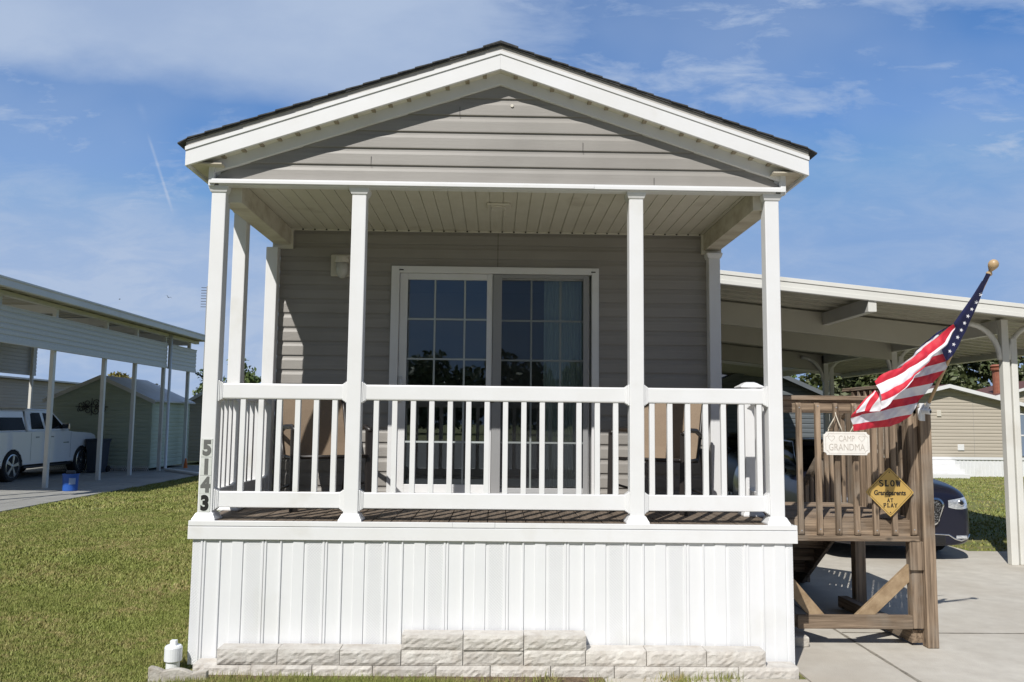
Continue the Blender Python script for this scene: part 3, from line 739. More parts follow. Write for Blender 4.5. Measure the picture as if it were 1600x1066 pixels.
# bottom framing
wpart('bottom_beam', lambda t: t.box(2.36, 3.26, YF, YF + .04, .147, .25), 'wx'); wpart('bottom_beam', lambda t: t.box(2.13, 2.37, YF + .042, YF + .08, .15, .25), 'wx')
wpart('brace', lambda t: t.bar((3.335, YF - .021, .615), (2.87, YF - .021, .215), .038, .10, up=(0, 1, 0)) if 0 else t.bar((3.30, YF + .062, .60), (2.86, YF + .062, .20), .10, .038, up=(0, 1, 0)), 'wfresh')
wpart('brace', lambda t: t.bar((2.16, YF + .062, .66), (2.56, YF + .062, .20), .10, .038, up=(0, 1, 0)), 'wfresh')
wpart('skid_beam', lambda t: t.bar((3.31, .64, .085), (3.25, 1.9, .085), .09, .10), 'wy')
# stairs going down away from the camera
st_x0, st_x1 = 2.2, 3.34
for xs in (st_x0, st_x1 - .04, 2.75):
    wpart('stringer', lambda t: t.prism([(1.93, .80), (1.93, .985), (3.35, .02), (3.10, .02)], xs, xs + .04, 0), 'wy')
for i in range(5):
    z = .985 - (i + 1) * .165; y = 1.93 + i * .26
    wpart('step_tread', lambda t: (t.box(st_x0 - .02, st_x1 + .02, y, y + .135, z, z + .036), t.box(st_x0 - .02, st_x1 + .02, y + .142, y + .275, z, z + .036)), 'wx')
    wpart('step_riser', lambda t: t.box(st_x0, st_x1, y + .26, y + .285, z - .13, z - .001), 'wx')
for xr_ in (3.40,):
    wpart('stair_rail', lambda t: (t.bar((xr_, 1.96, 1.97), (xr_, 3.25, 1.02), .038, .09),), 'wy')
    for i in range(9):
        y = 2.0 + i * .14; z = .93 - (y - 1.95) * .70
        wpart('stair_baluster', lambda t: t.box(xr_ - .02, xr_ + .02, y, y + .038, max(z, .05), z + 1.03), 'wz')
for i in range(8):
    y = 2.02 + i * .15; z = .93 - (y - 1.95) * .70
    wpart('stair_baluster', lambda t: t.box(2.185, 2.225, y, y + .038, max(z, .05), z + 1.03), 'wz')
wpart('stair_rail', lambda t: t.bar((2.205, 1.96, 1.97), (2.205, 3.25, 1.02), .038, .09), 'wy')
wpart('stair_post', lambda t: t.box(3.36, 3.44, 3.2, 3.28, .012, 1.1), 'wz'); wpart('stair_post', lambda t: t.box(2.165, 2.245, 3.2, 3.28, .012, 1.1), 'wz')
t = MB(); t.box(2.16, 2.44, .58, .82, .012, .09); setp(build('footing_block', t, M['curb'], None, bevel=.01), 'grey concrete pad under the left foot of the wooden landing', 'concrete pad')
t = MB(); t.box(2.3, 2.62, 1.72, 1.98, .012, .085); setp(build('footing_block', t, M['curb'], None, bevel=.01), 'grey concrete pad deep in the shade beneath the wooden steps', 'concrete pad')

# signs on the landing
sg = thing('hanging_sign', (2.744, .52, 1.58), 'white plaque reading CAMP GRANDMA hung by cord on the wooden pickets', 'sign')
def notch(x0, x1, z0, z1, c):
    P = []
    for cx, cz, a0 in ((x1, z1, 270), (x0, z1, 0), (x0, z0, 90), (x1, z0, 180)):
        for k in range(5):
            a = R(a0 - k * 22.5) if 0 else R({(1, 1): 180 + 90, (0, 1): 360, (0, 0): 90, (1, 0): 180}[(int(cx == x1), int(cz == z1))] - k * 22.5)
            P.append((cx + c * math.cos(a), cz + c * math.sin(a)))
    return P
t = MB(); t.prism(notch(2.563, 2.925, 1.488, 1.668, .022), .515, .532, 1); pq = build('plaque', t, M['signwhite'], sg, bevel=.002)
t = MB(); o1 = notch(2.576, 2.912, 1.501, 1.655, .024); i1 = notch(2.579, 2.909, 1.504, 1.652, .024)
for k in range(len(o1)):
    j = (k + 1) % len(o1); t.face([(o1[k][0], .5145, o1[k][1]), (o1[j][0], .5145, o1[j][1]), (i1[j][0], .5145, i1[j][1]), (i1[k][0], .5145, i1[k][1])])
build('plaque_border', t, M['engrave'], sg, fixn=False)
def heart(cx, cz, s):
    P = []
    for k in range(24):
        a = 2 * math.pi * k / 24; P.append((cx + s * 16 * math.sin(a) ** 3 / 16, cz + s * (13 * math.cos(a) - 5 * math.cos(2 * a) - 2 * math.cos(3 * a) - math.cos(4 * a)) / 16))
    return P
t = MB()
for cx in (2.625, 2.863):
    o1 = heart(cx, 1.618, .027); i1 = heart(cx, 1.618, .0225)
    for k in range(24):
        j = (k + 1) % 24; t.face([(o1[k][0], .5142, o1[k][1]), (o1[j][0], .5142, o1[j][1]), (i1[j][0], .5142, i1[j][1]), (i1[k][0], .5142, i1[k][1])])
build('heart_outline', t, M['engrave'], sg, fixn=False)
def fit(tx, w_, h_):
    a = min(p[0] for p in tx.v); b = max(p[0] for p in tx.v); c = min(p[1] for p in tx.v); d = max(p[1] for p in tx.v)
    tx.v = [((p[0] - (a + b) / 2) * w_ / (b - a), (p[1] - (c + d) / 2) * h_ / (d - c), p[2]) for p in tx.v]; return tx
build('lettering', place(fit(text_mb('CAMP', .08, .0006), .125, .046), 2.744, .5142, 1.617), M['engrave'], sg, fixn=False)
build('lettering', place(fit(text_mb('GRANDMA', .08, .0006), .285, .052), 2.744, .5142, 1.550), M['engrave'], sg, fixn=False)
t = MB(); t.tube([(2.60, .518, 1.69), (2.645, .515, 1.765), (2.665, .52, 1.80), (2.68, .515, 1.75), (2.70, .515, 1.70), (2.715, .52, 1.668)], .0045, 6); t.tube([(2.605, .518, 1.688), (2.60, .52, 1.668)], .004, 6); t.tube([(2.665, .52, 1.80), (2.672, .545, 1.82)], .004, 6)
t.tube([(2.775, .52, 1.668), (2.80, .52, 1.71), (2.83, .54, 1.75)], .004, 6)
build('cord', t, M['rope'], sg, smooth=True)

sl = thing('diamond_sign', (3.082, .52, 1.2), 'gold diamond sign reading SLOW Grandparents AT PLAY fixed to the pickets', 'sign')
cx, cz, hw, hh = 3.082, 1.203, .192, .192
def diam(q, r_=.02):
    P = []
    for k, (dx, dz) in enumerate(((1, 0), (0, 1), (-1, 0), (0, -1))):
        for u in (-1, 0, 1):
            ux, uz = (-dz, dx)
            m = r_ * (1 - abs(u)) * .0
            P.append((cx + dx * (q - (abs(u)) * r_) + ux * u * r_ , cz + dz * (q - abs(u) * r_) + uz * u * r_))
    # round the point slightly
    return [(cx + (p[0] - cx) * (1 - .018 * (i % 3 == 1)), cz + (p[1] - cz) * (1 - .018 * (i % 3 == 1))) for i, p in enumerate(P)]
t = MB(); t.prism(diam(hw), .538, .543, 1); build('sign_plate', t, M['gold'], sl)
t = MB(); o1 = diam(hw - .013); i1 = diam(hw - .0165)
for k in range(len(o1)):
    j = (k + 1) % len(o1); t.face([(o1[k][0], .5375, o1[k][1]), (o1[j][0], .5375, o1[j][1]), (i1[j][0], .5375, i1[j][1]), (i1[k][0], .5375, i1[k][1])])
build('sign_border', t, M['ink'], sl, fixn=False)
ss = .0
# slab-serif lettering drawn as strokes: cell 0..1 x 0..1
def slab(txt, w_, h_, cx_, cz_, y, th=.19, tv=.30):
    G = {'S': [('a', .5, .74, .32, .2, 20, 270), ('a', .5, .27, .36, .22, -160, 90)],
         'L': [('v', .3, 0, 1), ('h', .05, .85, .0), ('h', .05, .55, 1), ('v2', .82, 0, .3)],
         'O': [('a', .5, .5, .36, .42, 0, 360)],
         'W': [('d', .12, 1, .32, 0), ('d', .32, 0, .52, 1), ('d', .52, 1, .72, 0), ('d', .72, 0, .92, 1), ('h', 0, .26, 1), ('h', .4, .64, 1), ('h', .8, 1.04, 1)],
         'A': [('d', .14, 0, .5, 1), ('d', .5, 1, .86, 0), ('h', .3, .7, .32), ('h', 0, .3, 0), ('h', .68, 1, 0)],
         'T': [('v', .5, 0, 1), ('h', .05, .95, 1), ('v2', .06, .7, 1), ('v2', .94, .7, 1), ('h', .3, .7, 0)],
         'P': [('v', .25, 0, 1), ('h', .05, .6, 1), ('h', .25, .6, .45), ('a', .58, .725, .24, .27, -90, 90), ('h', .05, .5, 0)],
         'Y': [('v', .5, 0, .5), ('d', .1, 1, .5, .45), ('d', .9, 1, .5, .45), ('h', -.02, .25, 1), ('h', .75, 1.02, 1), ('h', .3, .7, 0)]}
    n = len(txt); cw = w_ / n; mb = MB(); lw = cw * .86
    for i, ch in enumerate(txt):
        ox = cx_ - w_ / 2 + i * cw + (cw - lw) / 2; oz = cz_ - h_ / 2
        X = lambda u: ox + u * lw
        Z_ = lambda v: oz + v * h_
        for s_ in G[ch]:
            yo = y - .0002 * random.random()
            if s_[0] in ('v', 'v2'):
                q = (tv if s_[0] == 'v' else .12) / 2; mb.face([(X(s_[1] - q), yo, Z_(s_[2])), (X(s_[1] + q), yo, Z_(s_[2])), (X(s_[1] + q), yo, Z_(s_[3])), (X(s_[1] - q), yo, Z_(s_[3]))])
            elif s_[0] == 'h':
                q = th / 2; zc_ = min(max(s_[3], q), 1 - q); mb.face([(X(s_[1]), yo, Z_(zc_ - q)), (X(s_[2]), yo, Z_(zc_ - q)), (X(s_[2]), yo, Z_(zc_ + q)), (X(s_[1]), yo, Z_(zc_ + q))])
            elif s_[0] == 'd':
                q = tv / 2 * .9; mb.face([(X(s_[1] - q), yo, Z_(s_[2])), (X(s_[1] + q), yo, Z_(s_[2])), (X(s_[3] + q), yo, Z_(s_[4])), (X(s_[3] - q), yo, Z_(s_[4]))])
            elif s_[0] == 'a':
                _, ax, az, rx, rz, a0, a1 = s_; N = 16
                for k in range(N):
                    A0 = R(a0 + (a1 - a0) * k / N); A1 = R(a0 + (a1 - a0) * (k + 1) / N)
                    ri, ro = (rx - tv / 2, rz - th / 2), (rx + tv / 2 * .8, rz + th / 2 * .9)
                    mb.face([(X(ax + ri[0] * math.cos(A0)), yo, Z_(az + ri[1] * math.sin(A0))), (X(ax + ro[0] * math.cos(A0)), yo, Z_(az + ro[1] * math.sin(A0))),
                             (X(ax + ro[0] * math.cos(A1)), yo, Z_(az + ro[1] * math.sin(A1))), (X(ax + ri[0] * math.cos(A1)), yo, Z_(az + ri[1] * math.sin(A1)))])
    return mb
build('lettering', slab('SLOW', .178, .050, cx, cz + .069, .5372), M['ink'], sl, fixn=False)
build('lettering', place(fit(text_mb('Grandparents', .06, .0005, .0018), .250, .052), cx, .5372, cz - .010), M['ink'], sl, fixn=False)
build('lettering', slab('AT', .052, .031, cx, cz - .062, .5372), M['ink'], sl, fixn=False)
build('lettering', slab('PLAY', .115, .033, cx, cz - .101, .5372), M['ink'], sl, fixn=False)
t = MB(); t.lathe([(.005, 0), (.004, .003)], (cx, .538, cz + .155), 8, axis=(0, -1, 0)); t.lathe([(.005, 0), (.004, .003)], (cx, .538, cz - .155), 8, axis=(0, -1, 0)); build('screw', t, M['darkmetal'], sl)

# ------------------------------------------------------------------ flag
FL = thing('house_flag', (3.38, .5, 1.85), 'stars and stripes flag on a slanted wooden pole at the landing corner post', 'flag')
pb, pt = Vector((3.385, .52, 1.862)), Vector((3.5462, -0.12, 2.8246))
t = MB(); t.tube([pb, pt], .0125, 12); build('flag_pole', t, M['polewood'], FL, smooth=True)
dd = (pt - pb).normalized()
t = MB(); t.lathe([(.013, -.02), (.02, -.012), (.022, 0), (.016, .008), (.012, .018), (.02, .03), (.031, .05), (.036, .068), (.031, .088), (.018, .102), (.004, .106)], pt, 20, axis=dd); build('finial', t, M['polewood'], FL, smooth=True)
fm = MB()
def resamp(P, n):
    P = [Vector(p) for p in P]; L_ = [0]
    for a, b in zip(P[:-1], P[1:]): L_.append(L_[-1] + (b - a).length)
    out = []
    for i in range(n):
        s_ = L_[-1] * i / (n - 1); k = min(max(j for j in range(len(L_)) if L_[j] <= s_ + 1e-9), len(P) - 2)
        f = min(max((s_ - L_[k]) / max(L_[k + 1] - L_[k], 1e-9), 0), 1); out.append(P[k].lerp(P[k + 1], f))
    return out
def WAVE(x, z): return .014 * math.sin(x * 23 + z * 15) + .009 * math.sin(x * 11 - z * 33) + .005 * math.sin(x * 51 + z * 37) + .0022 * math.sin(x * 97 - z * 71 + 3 * math.sin(z * 19))
def FLAT(x, z): return 0
def ribbon(A, B, mi, yf_, n=22, rows_=4, bulge=0):
    n *= 2; rows_ *= 2
    a = resamp(A, n); b = resamp(B, n); g_ = []
    for r_i in range(rows_ + 1):
        f = r_i / rows_; row = []
        for p, q in zip(a, b):
            c = p.lerp(q, f); row.append((c.x, c.y + yf_(c.x, c.z) - bulge * math.sin(math.pi * f), c.z))
        g_.append(row)
    i0 = len(fm.v)
    for row in g_: fm.v += row
    for j in range(rows_):
        for i in range(n - 1):
            a_ = i0 + j * n + i; fm.f.append([a_, a_ + 1, a_ + n + 1, a_ + n]); fm.m.append(mi)
RD, WH, BL = 0, 1, 2
l0 = [(2.5905, 0.0378, 1.6791), (2.7721, 0.1155, 1.7023), (2.9259, 0.1815, 1.7146), (3.0404, 0.2258, 1.7446), (3.0964, 0.2427, 1.7837), (3.1196, 0.248, 1.8081)]
l1 = [(2.5829, 0.0244, 1.7272), (2.6839, 0.0676, 1.7424), (2.8261, 0.1288, 1.7568), (2.9691, 0.1871, 1.7832), (3.1196, 0.248, 1.8081)]
l2 = [(2.5627, 0.0059, 1.7722), (2.6807, 0.054, 1.8019), (2.8111, 0.1089, 1.8226), (2.8679, 0.1322, 1.8335), (3.011, 0.1897, 1.8635), (3.1923, 0.2623, 1.8973)]
l3 = [(2.5624, 0.0009, 1.7956), (2.7024, 0.0497, 1.8718), (2.8512, 0.1129, 1.8924), (2.939, 0.1485, 1.9106), (3.1047, 0.2165, 1.9369), (3.2424, 0.2719, 1.9593)]
l4 = [(2.8011, 0.079, 1.9484), (2.9196, 0.1282, 1.9693), (3.0407, 0.1775, 1.9925), (3.1975, 0.2401, 2.0234), (3.3358, 0.2946, 2.0506)]
l5 = [(2.9115, 0.1114, 2.0355), (3.0424, 0.1654, 2.0575), (3.1328, 0.2011, 2.0788), (3.2696, 0.2548, 2.1092), (3.4203, 0.3125, 2.1462)]
l6 = [(3.023, 0.1437, 2.1235), (3.1298, 0.1876, 2.1408), (3.2165, 0.2223, 2.1577), (3.3453, 0.272, 2.1896), (3.4798, 0.322, 2.2298)]
l7 = [(3.1349, 0.1748, 2.2171), (3.2171, 0.2086, 2.2295), (3.2997, 0.2416, 2.2449), (3.3993, 0.2794, 2.2725), (3.442, 0.3054, 2.2324)]
l8 = [(3.2378, 0.2054, 2.2923), (3.336, 0.2437, 2.3153), (3.3869, 0.2674, 2.3067), (3.4047, 0.2804, 2.2795)]
ribbon(l0, l1, RD, WAVE); ribbon(l1, l2, WH, WAVE); ribbon(l2, l3, RD, WAVE); ribbon(l3[1:], l4, WH, WAVE); ribbon(l4, l5, RD, WAVE)
ribbon(l5, l6, WH, WAVE); ribbon(l6, l7, RD, WAVE); ribbon(l7, l8, WH, WAVE)
u0 = [(2.7441, 0.0046, 2.0386), (2.7861, 0.0204, 2.077), (2.8638, 0.0394, 2.1196), (2.9547, 0.0535, 2.1442), (3.0465, 0.0818, 2.2069), (3.1365, 0.1051, 2.2745), (3.2271, 0.1267, 2.3387), (3.3182, 0.1483, 2.4033), (3.4321, 0.1751, 2.4863)]
u1 = [(2.7489, -0.0073, 2.0118), (2.8392, 0.0095, 2.0473), (2.9587, 0.0347, 2.1014), (3.0837, 0.0673, 2.1726), (3.1747, 0.0926, 2.2287), (3.2584, 0.1174, 2.2842), (3.3555, 0.1496, 2.3573), (3.451, 0.1795, 2.4608)]
u2 = [(2.7544, -0.0376, 1.9442), (2.8204, -0.0262, 1.9679), (2.9223, -0.0029, 2.0176), (3.0456, 0.0296, 2.0879), (3.1498, 0.0649, 2.1658), (3.2292, 0.0949, 2.2327), (3.3076, 0.1218, 2.2933), (3.3871, 0.1512, 2.3604), (3.4488, 0.179, 2.4443)]
u3 = [(2.7507, -0.0595, 1.8961), (2.823, -0.048, 1.9197), (2.9071, -0.03, 1.9575), (3.004, 0.0087, 2.0416), (3.1377, 0.0563, 2.1462)]
u4 = [(2.7504, -0.086, 1.8381), (2.776, -0.0806, 1.8493), (2.8412, -0.0547, 1.9046), (2.944, -0.0176, 1.9842), (3.045, 0.0211, 2.0686), (3.1381, 0.0571, 2.1482)]
ribbon(u0, u1, RD, WAVE, 30, 4, .006); ribbon(u1, u2, WH, WAVE, 30, 4, .012); ribbon(u2[:5], u3, RD, WAVE, 24, 3, .006); ribbon(u3, u4, WH, WAVE, 24, 3)
# white peeking over the fold, with the dark canton edge above it
b0 = [(3.012, 0.1996, 2.1465), (3.1235, 0.2345, 2.217), (3.2187, 0.264, 2.2868), (3.4136, 0.3238, 2.4206)]; b1 = [(3.0292, 0.205, 2.1701), (3.1143, 0.2316, 2.2285), (3.2152, 0.263, 2.3053), (3.2876, 0.2853, 2.3604), (3.4041, 0.3209, 2.4282)]
b2 = [(3.1386, 0.2392, 2.2486), (3.2129, 0.2622, 2.3092), (3.2876, 0.2853, 2.3732), (3.3959, 0.3184, 2.4408), (3.5325, 0.3598, 2.515)]
ribbon(b0, b1, WH, WAVE, 14, 1); ribbon(b1[1:], b2, BL, WAVE, 14, 1)
# left flap hanging over
f0 = [(2.7676, 0.0536, 1.9815), (2.7435, 0.0507, 1.9663), (2.6753, 0.0375, 1.9054), (2.6279, 0.0263, 1.8562), (2.5731, 0.0148, 1.8043), (2.57, 0.0099, 1.7864)]
f1 = [(2.765, 0.0522, 1.9758), (2.724, 0.0451, 1.9425), (2.6762, 0.0332, 1.8902), (2.6337, 0.0223, 1.8429), (2.6059, 0.0191, 1.8259), (2.5927, 0.0145, 1.8071)]
f2 = [(2.7691, 0.0509, 1.972), (2.7536, 0.048, 1.9586), (2.7211, 0.0387, 1.9187), (2.6922, 0.027, 1.8712), (2.6757, 0.0153, 1.8259)]
f3 = [(2.7863, 0.0471, 1.9614), (2.7861, 0.0426, 1.9452), (2.7555, 0.0315, 1.8996), (2.7266, 0.0199, 1.8523), (2.7119, 0.0122, 1.8221)]
f4 = [(2.7918, 0.0428, 1.9471), (2.7935, 0.0321, 1.909), (2.7939, 0.0189, 1.8616), (2.7937, 0.0125, 1.839), (2.78, 0.0093, 1.8248)]
ribbon(f0, f1, RD, WAVE, 16, 2); ribbon(f1, f2, WH, WAVE, 16, 3); ribbon(f2, f3, RD, WAVE, 16, 3); ribbon(f3, f4, WH, WAVE, 16, 3)
# canton
cL = [(3.4961, -0.1664, 2.8159), (3.4784, -0.1151, 2.7354), (3.4462, -0.0633, 2.6609), (3.4167, 0.0116, 2.5732), (3.3833, 0.0793, 2.4821), (3.4042, 0.0929, 2.4543), (3.3901, 0.1567, 2.3609), (3.347, 0.1959, 2.2982), (3.3757, 0.2236, 2.2589), (3.4009, 0.2342, 2.217)]
cR = [(3.5384, -0.1508, 2.8115), (3.5225, -0.0906, 2.7249), (3.5212, -0.0369, 2.6501), (3.5093, 0.0285, 2.5539), (3.4981, 0.066, 2.4975), (3.4909, 0.1128, 2.4271), (3.4765, 0.1446, 2.376), (3.4725, 0.168, 2.3399), (3.4463, 0.2108, 2.2588), (3.4081, 0.233, 2.2149)]
ribbon(cL, cR, BL, FLAT, 40, 6)
# upper fold of the canton lying over its left side
ribbon([(3.4757, -0.1426, 2.7636), (3.4426, -0.0693, 2.6599), (3.4133, 0.0056, 2.5723), (3.3789, 0.0732, 2.4813)], [(3.5004, -0.1243, 2.7577), (3.4659, -0.0581, 2.6441), (3.4362, 0.003, 2.5551), (3.4139, 0.0714, 2.465)], BL, FLAT, 16, 2, .006)
build('flag_cloth', fm, [M['red'], M['white'], M['blue']], FL, smooth=True, fixn=False)
t = MB()
for (sx, sy, sz) in [(3.5064, -0.0696, 2.6756), (3.4922, -0.0355, 2.6243), (3.471, -0.0112, 2.5765), (3.4562, 0.0166, 2.5278), (3.4467, 0.0474, 2.48), (3.4382, 0.079, 2.4317), (3.4274, 0.1121, 2.3811), (3.4147, 0.1456, 2.331), (3.4019, 0.1797, 2.2822)]:
    P = []
    for k in range(10):
        r_s = .0155 if k % 2 == 0 else .0064; a = R(90 + 36 * k - 18); P.append((sx + r_s * math.cos(a), sy, sz + r_s * math.sin(a) * 1.05))
    for k in range(10): t.face([(sx, sy - .0005, sz), P[k], P[(k + 1) % 10]])
build('flag_star', t, M['white'], FL, fixn=False)
t = MB(); t.box(3.345, 3.385, .545, .559, 1.76, 1.90); t.tube([(3.365, .545, 1.82), (3.372, .50, 1.845), (3.385, .52, 1.862)], .011, 10); t.tube([pb - dd * .02, pb + dd * .05], .0165, 12)
build('pole_bracket', t, M['vinyl'], FL, bevel=.003)
cam_ = thing('security_camera', (3.35, .53, 1.80), 'small white security camera screwed to the corner post below the flag pole', 'camera')
t = MB(); t.box(3.322, 3.350, .51, .544, 1.765, 1.862); build('camera_body', t, M['pvc'], cam_, bevel=.012)
t = MB(); t.lathe([(.019, -.03), (.022, .0), (.022, .026), (.016, .03)], (3.372, .49, 1.835), 16, axis=(.5, -.8, -.1)); build('camera_head', t, M['pvc'], cam_, smooth=False)
t = MB(); t.lathe([(.013, 0), (.010, .004)], Vector((3.372, .49, 1.835)) + Vector((.5, -.8, -.1)).normalized() * .030, 16, axis=(.5, -.8, -.1)); build('camera_lens', t, M['black'], cam_)

# ------------------------------------------------------------------ patio chairs
def chair(loc, rz, label):
    c = thing('patio_chair', loc, label, 'chair', 'high-backed sling chairs on the porch', rz)
    c.rotation_euler = (0, 0, rz)
    def B(name, mb, m, smooth=True, **k):
        return build(name, mb, M[m], c, smooth=smooth, world=False, **k)
    wd = .28
    # seat and back slings
    t = MB(); prof = [(-.26, .43), (-.20, .435), (-.05, .415), (.10, .405), (.17, .42)]
    for (ya, za), (yb, zb_) in zip(prof[:-1], prof[1:]): t.face([(-wd, ya, za), (wd, ya, za), (wd, yb, zb_), (-wd, yb, zb_)]); t.face([(-wd, ya, za - .006), (wd, ya, za - .006), (wd, yb, zb_ - .006), (-wd, yb, zb_ - .006)])
    B('seat', t, 'sling', fixn=False)
    t = MB(); prof = [(.17, .42), (.21, .52), (.25, .66), (.30, .80), (.345, .90)]
    for (ya, za), (yb, zb_) in zip(prof[:-1], prof[1:]): t.face([(-wd + .01, ya, za), (wd - .01, ya, za), (wd - .01, yb, zb_), (-wd + .01, yb, zb_)]); t.face([(-wd + .01, ya + .006, za), (wd - .01, ya + .006, za), (wd - .01, yb + .006, zb_), (-wd + .01, yb + .006, zb_)])
    B('backrest', t, 'sling', fixn=False)
    for s in (-1, 1):
        t = MB(); t.tube([(s * wd, -.28, .425), (s * wd, -.05, .41), (s * wd, .16, .415), (s * wd, .21, .52), (s * wd, .30, .80), (s * wd, .35, .915)], .014, 8); B('side_frame', t, 'darkmetal')
        t = MB(); t.bar((s * (wd + .03), -.27, 0), (s * (wd + .03), -.24, .64), .030, .065, up=(1, 0, 0)); B('front_leg', t, 'darkmetal', smooth=False, bevel=.005)
        t = MB(); t.tube([(s * (wd + .02), .36, 0), (s * (wd + .02), .24, .35), (s * (wd + .02), .20, .50)], .015, 8); B('rear_leg', t, 'darkmetal')
        t = MB(); t.tube([(s * (wd + .03), -.26, .63), (s * (wd + .03), -.15, .66), (s * (wd + .03), .05, .655), (s * (wd + .02), .245, .60)], .02, 8); B('armrest', t, 'darkmetal')
        t = MB(); t.tube([(s * (wd + .03), -.26, .22), (s * (wd + .02), .30, .12)], .010, 8); B('side_stretcher', t, 'darkmetal')
    for P in ([(-wd, -.28, .425), (wd, -.28, .425)], [(-wd - .02, .12, .40), (wd + .02, .12, .40)], [(-wd, .35, .915), (wd, .35, .915)]):
        t = MB(); t.tube(P, .013, 8); B('cross_bar', t, 'darkmetal')
    return c
chair((-1.43, .98, ZD), R(30), 'tan sling patio chair left of the sliding door behind the railing')
chair((1.36, 1.0, ZD), R(-32), 'tan sling patio chair right of the sliding door behind the railing')

# ------------------------------------------------------------------ right carport
CP = thing('carport', (5.2, 8.5, 0), 'white flat-roofed carport over the driveway right of the cottage', 'carport')
zr = lambda x: 3.572 - (x - 2.69) * .0987
def slab_x(t, x0, x1, y0, y1, dz0, dz1):
    t.prism([(x0, zr(x0) + dz0), (x1, zr(x1) + dz0), (x1, zr(x1) + dz1), (x0, zr(x0) + dz1)], y0, y1, 1)
t = MB(); slab_x(t, 2.06, 8.2, 3.93, 13.6, -.10, -.04); slab_x(t, 2.06, 7.7, 13.66, 17.6, -.10, -.04)  # second slab is an added rear extension that shades the garage
ro = build('roof_panel', t, M['pan'], CP)
t = MB(); y = 4.2
while y < 13.5: slab_x(t, 2.06, 8.19, y, y + .035, -.125, -.101); y += .305
build('pan_rib', t, M['pan'], CP)
t = MB(); slab_x(t, 2.04, 8.24, 3.905, 3.928, -.172, -.052); slab_x(t, 2.04, 8.24, 3.895, 3.928, -.05, 0); slab_x(t, 2.04, 8.24, 3.898, 3.904, -.165, -.115); build('front_fascia', t, M['roofwhite'], CP, bevel=.003)
t = MB(); slab_x(t, 8.2, 8.3, 3.93, 13.62, -.20, -.02); build('gutter', t, M['roofwhite'], CP, bevel=.004)
t = MB(); slab_x(t, 2.04, 8.24, 13.62, 13.65, -.17, -.0); build('rear_fascia', t, M['roofwhite'], CP)
for y in (5.35, 7.3, 10.2):
    t = MB(); slab_x(t, 2.1, 6.40, y, y + .10, -.44, -.126); build('roof_beam', t, M['pan'], CP, bevel=.006)
t = MB(); t.box(4.50, 4.60, 3.93, 5.349, zr(4.55) - .30, zr(4.55) - .13); t.box(4.499, 4.601, 3.922, 3.9295, zr(4.55) - .30, zr(4.55) - .174); build('short_beam', t, M['roofwhite'], CP, bevel=.003)
for y in (4.42, 7.35, 10.15):
    t = MB(); t.box(6.40, 6.49, y - .045, y + .045, .012, zr(6.45) - .127); po = build('carport_post', t, M['roofwhite'], CP, bevel=.006)
    t = MB(); t.box(6.52, 6.60, y - .035, y + .035, .012, zr(6.6) - .35); build('post_downspout', t, M['roofwhite'], po, bevel=.01)
    for s in (-1, 1):
        t = MB(); P = [(6.445 + s * .05 + s * .42 * (1 - math.cos(R(a))), y, zr(6.45) - .64 + .46 * math.sin(R(a))) for a in range(0, 91, 10)]; t.tube(P, .035, 8); build('knee_brace', t, M['roofwhite'], po, smooth=True)
    t = MB(); t.box(6.38, 6.42, y - .03, y + .03, .012, .02); 
t = MB(); t.box(6.40, 6.49, 4.47, 13.3, zr(6.45) - .30, zr(6.45) - .128); build('side_beam', t, M['roofwhite'], CP)

# ------------------------------------------------------------------ cars
def wheel(parent, x, y, r_, w_, sgn, world=False):
    t = MB(); t.lathe([(r_ * .70, -w_ / 2), (r_ * .93, -w_ / 2), (r_, -w_ / 2 + .03), (r_, w_ / 2 - .03), (r_ * .93, w_ / 2), (r_ * .72, w_ / 2)], (x, y, r_), 32, axis=(1, 0, 0))
    wo = build('wheel', t, M['rubber'], parent, world=world, smooth=False)
    t = MB(); fx = x + sgn * (w_ / 2 + .003)
    t.lathe([(r_ * .72, -.02), (r_ * .75, .0), (r_ * .69, .008), (r_ * .66, -.04)], (fx, y, r_), 32, axis=(sgn, 0, 0))
    t.lathe([(.05, -.03), (.055, .0), (.03, .01)], (fx, y, r_), 12, axis=(sgn, 0, 0))
    for k in range(5):
        for da in (-.13, .13):
            a = R(72 * k + 10) + da; c0 = Vector((fx - sgn * .004, y + .04 * math.cos(a), r_ + .04 * math.sin(a))); c1 = Vector((fx - sgn * .006, y + r_ * .69 * math.cos(a - da * .3), r_ + r_ * .69 * math.sin(a - da * .3)))
            t.bar(c0, c1, .04, .018, up=(1, 0, 0))
    build('rim', t, M['alloy'], wo, world=world, smooth=False)
    t = MB(); t.lathe([(r_ * .63, 0), (r_ * .63, .01)], (fx - sgn * .05, y, r_), 24, axis=(sgn, 0, 0)); build('brake_disc', t, M['black'], wo, world=world)
    return wo
